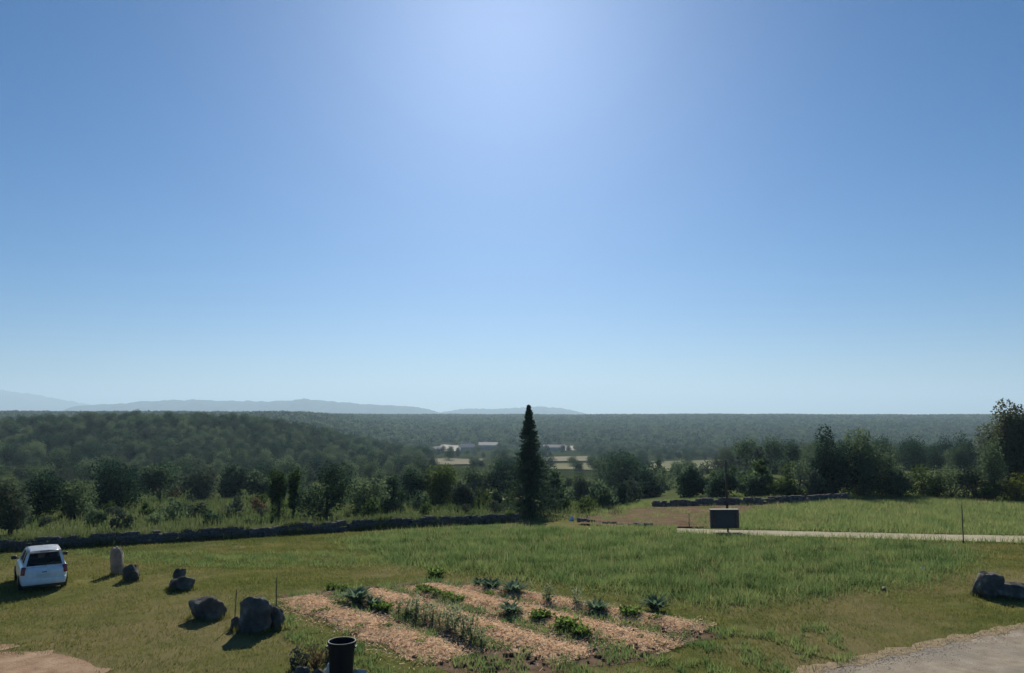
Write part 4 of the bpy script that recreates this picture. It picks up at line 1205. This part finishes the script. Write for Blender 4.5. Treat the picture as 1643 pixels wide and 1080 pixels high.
x, y = fill(240000, -.80, .14, 33, 230, 10)
g0 = y > wally(x) + .4
x, y = x[g0], y[g0]
blades('scrub_grass', x, y, np.random.default_rng(11).uniform(.15, .55, len(x)) * (1 + .5 * vnoise(x, y, 5, 8)), .035 + y * .0011, 'scrub_blade', 12, .35, 'rough sunlit grass of the scrub behind the stone wall')
# pale seed heads over meadow and field
x, y = fill(42000, -.30, .74, 22, 70, 70)
k = (inside(meadow_poly, x, y) | ((x > .1 * y) & (y > 45))) & ~inside(lane_poly, x, y) & ~inside(bank_poly, x, y) & ~inside(bed_poly, x, y) & (vnoise(x, y, 1.5, 71) + .5 * vnoise(x, y, .5, 72) > .35)
x, y = x[k], y[k]
blades('seed_heads', x, y, np.random.default_rng(73).uniform(.25, .60, len(x)), np.full(len(x), .018) * (.6 + y / 45), 'seed', 74, .5, 'pale dry grass seed heads scattered over the meadow', 'grass')
# loose gravel on the drive, thickest along its edge
rg = np.random.default_rng(95)
de = np.array(drive_edge); seg_ = rg.integers(0, len(de) - 1, 5200); tq = rg.uniform(0, 1, 5200)[:, None]
pq = de[seg_] * (1 - tq) + de[seg_ + 1] * tq; dn = np.abs(rg.normal(size=5200)) * .45 - .12
gx_, gy_ = pq[:, 0] + dn * .55, pq[:, 1] - dn * .83
GV = [rock_mesh(430 + k, 9, .06, 'rock_pale', (1, 1, .6), 1) for k in range(2)]
V, F = [], []
for q in range(len(gx_)):
    me = GV[q % 2]; b = len(V); sz = rg.uniform(.008, .026); a = rg.uniform(0, 6.28); z = gz(gx_[q], gy_[q]) + .012
    ca, sa = math.cos(a) * sz, math.sin(a) * sz
    V += [(gx_[q] + v.co.x * ca - v.co.y * sa, gy_[q] + v.co.x * sa + v.co.y * ca, z + v.co.z * sz) for v in me.vertices]
    F += [[b + w_ for w_ in p.vertices] for p in me.polygons]
tag(put('drive_gravel', mesh_np('drive_gravel', V, F, 'gravel')), 'loose grey gravel along the edge of the drive', 'gravel', kind='stuff')
# weeds along and over the wall
rw_ = np.random.default_rng(50)
t = rw_.uniform(0, 1, 16000); x = lw[0][0] + t * (lw[-1][0] - lw[0][0]); x = np.clip(x, lw[0][0], lw[-1][0])
nz = vnoise(x, x * 0, 1.4, 51) + .5 * vnoise(x, x * 0, .5, 52)
k = nz > rw_.uniform(-.9, .9, len(x)); x = x[k]; nz = nz[k]
front = rw_.uniform(0, 1, len(x)) < .5
y = wally(x) + np.where(front, -.25 - np.abs(rw_.normal(size=len(x))) * .22, rw_.normal(size=len(x)) * .12)
blades('wall_weeds', x, y, rw_.uniform(.08, .34, len(x)) * (1 + .5 * np.clip(nz, -.5, 1)), np.full(len(x), .045), 'scrub_blade', 53, .5, 'grass tufts and weeds growing on and along the long stone wall', 'weeds', np.where(front, 0, .46))
# grass left uncut round the stones
xs_, ys_ = [], []
for o in bpy.data.objects:
    if o.get('category') in ('boulder', 'stone') and o.location.y < 40:
        w_, d_ = o.dimensions.x / 2, o.dimensions.y / 2
        n_ = int(260 * (w_ + d_)); a_ = rw_.uniform(0, 6.283, n_); r_ = 1 + np.abs(rw_.normal(size=n_)) * .18
        xs_.append(o.location.x + np.cos(a_) * w_ * r_ * .95); ys_.append(o.location.y + np.sin(a_) * d_ * r_ * .95)
x, y = np.concatenate(xs_), np.concatenate(ys_)
blades('stone_weeds', x, y, rw_.uniform(.06, .22, len(x)), np.full(len(x), .022), 'lawn_blade', 54, .5, 'uncut grass standing round the feet of the boulders', 'grass')
# weeds on the near garden edge
x, y = fill(70000, -.32, .5, 17.4, 30, 13)
ib = inside(bed_poly, x, y)
onrow = np.zeros(len(x), bool)
for r in ROWS:
    a, d, nrm, L = row_frame(r); ss = (x - a[0]) * d[0] + (y - a[1]) * d[1]; tt = np.abs((x - a[0]) * nrm[0] + (y - a[1]) * nrm[1])
    onrow |= (ss > 0) & (ss < L) & (tt < r[2] * .72)
nz = vnoise(x, y, .6, 20)
near = inside([(-9, 25), (-2.4, 17.4), (9, 17.4), (9, 23), (5.5, 22.5), (.6, 19.0), (-1.6, 19.2), (-4.2, 22), (-8, 26.8)], x, y)
k = ((near & ~ib & (nz > .15)) | (ib & ~onrow & (nz > -.1)) | (ib & onrow & (nz > .58))) & ~inside(drive_poly, x, y)
x, y = x[k], y[k]
blades('edge_weeds', x, y, np.random.default_rng(14).uniform(.06, .24, len(x)), np.full(len(x), .03), 'meadow_blade', 15, .6, 'green weeds along the edges and between the rows of the garden bed', 'weeds')

# ------------------------------------------------------------------ haze
bm = bmesh.new()
box(bm, (0, 8700, 209), (46000, 18000, 545))
hm, hnt, hout = new_mat('haze')
pv = N(hnt, 'ShaderNodeVolumePrincipled', Density=HAZE_DENSITY, Anisotropy=HAZE_G)
pv.inputs['Color'].default_value = (.60, .83, 1.0, 1)
hnt.links.new(pv.outputs[0], hout.inputs['Volume'])
hz = put('haze', mesh_bm('haze', bm, hm))
tag(hz, 'pale blue air veiling the far plateau and mountains', 'haze', kind='stuff')
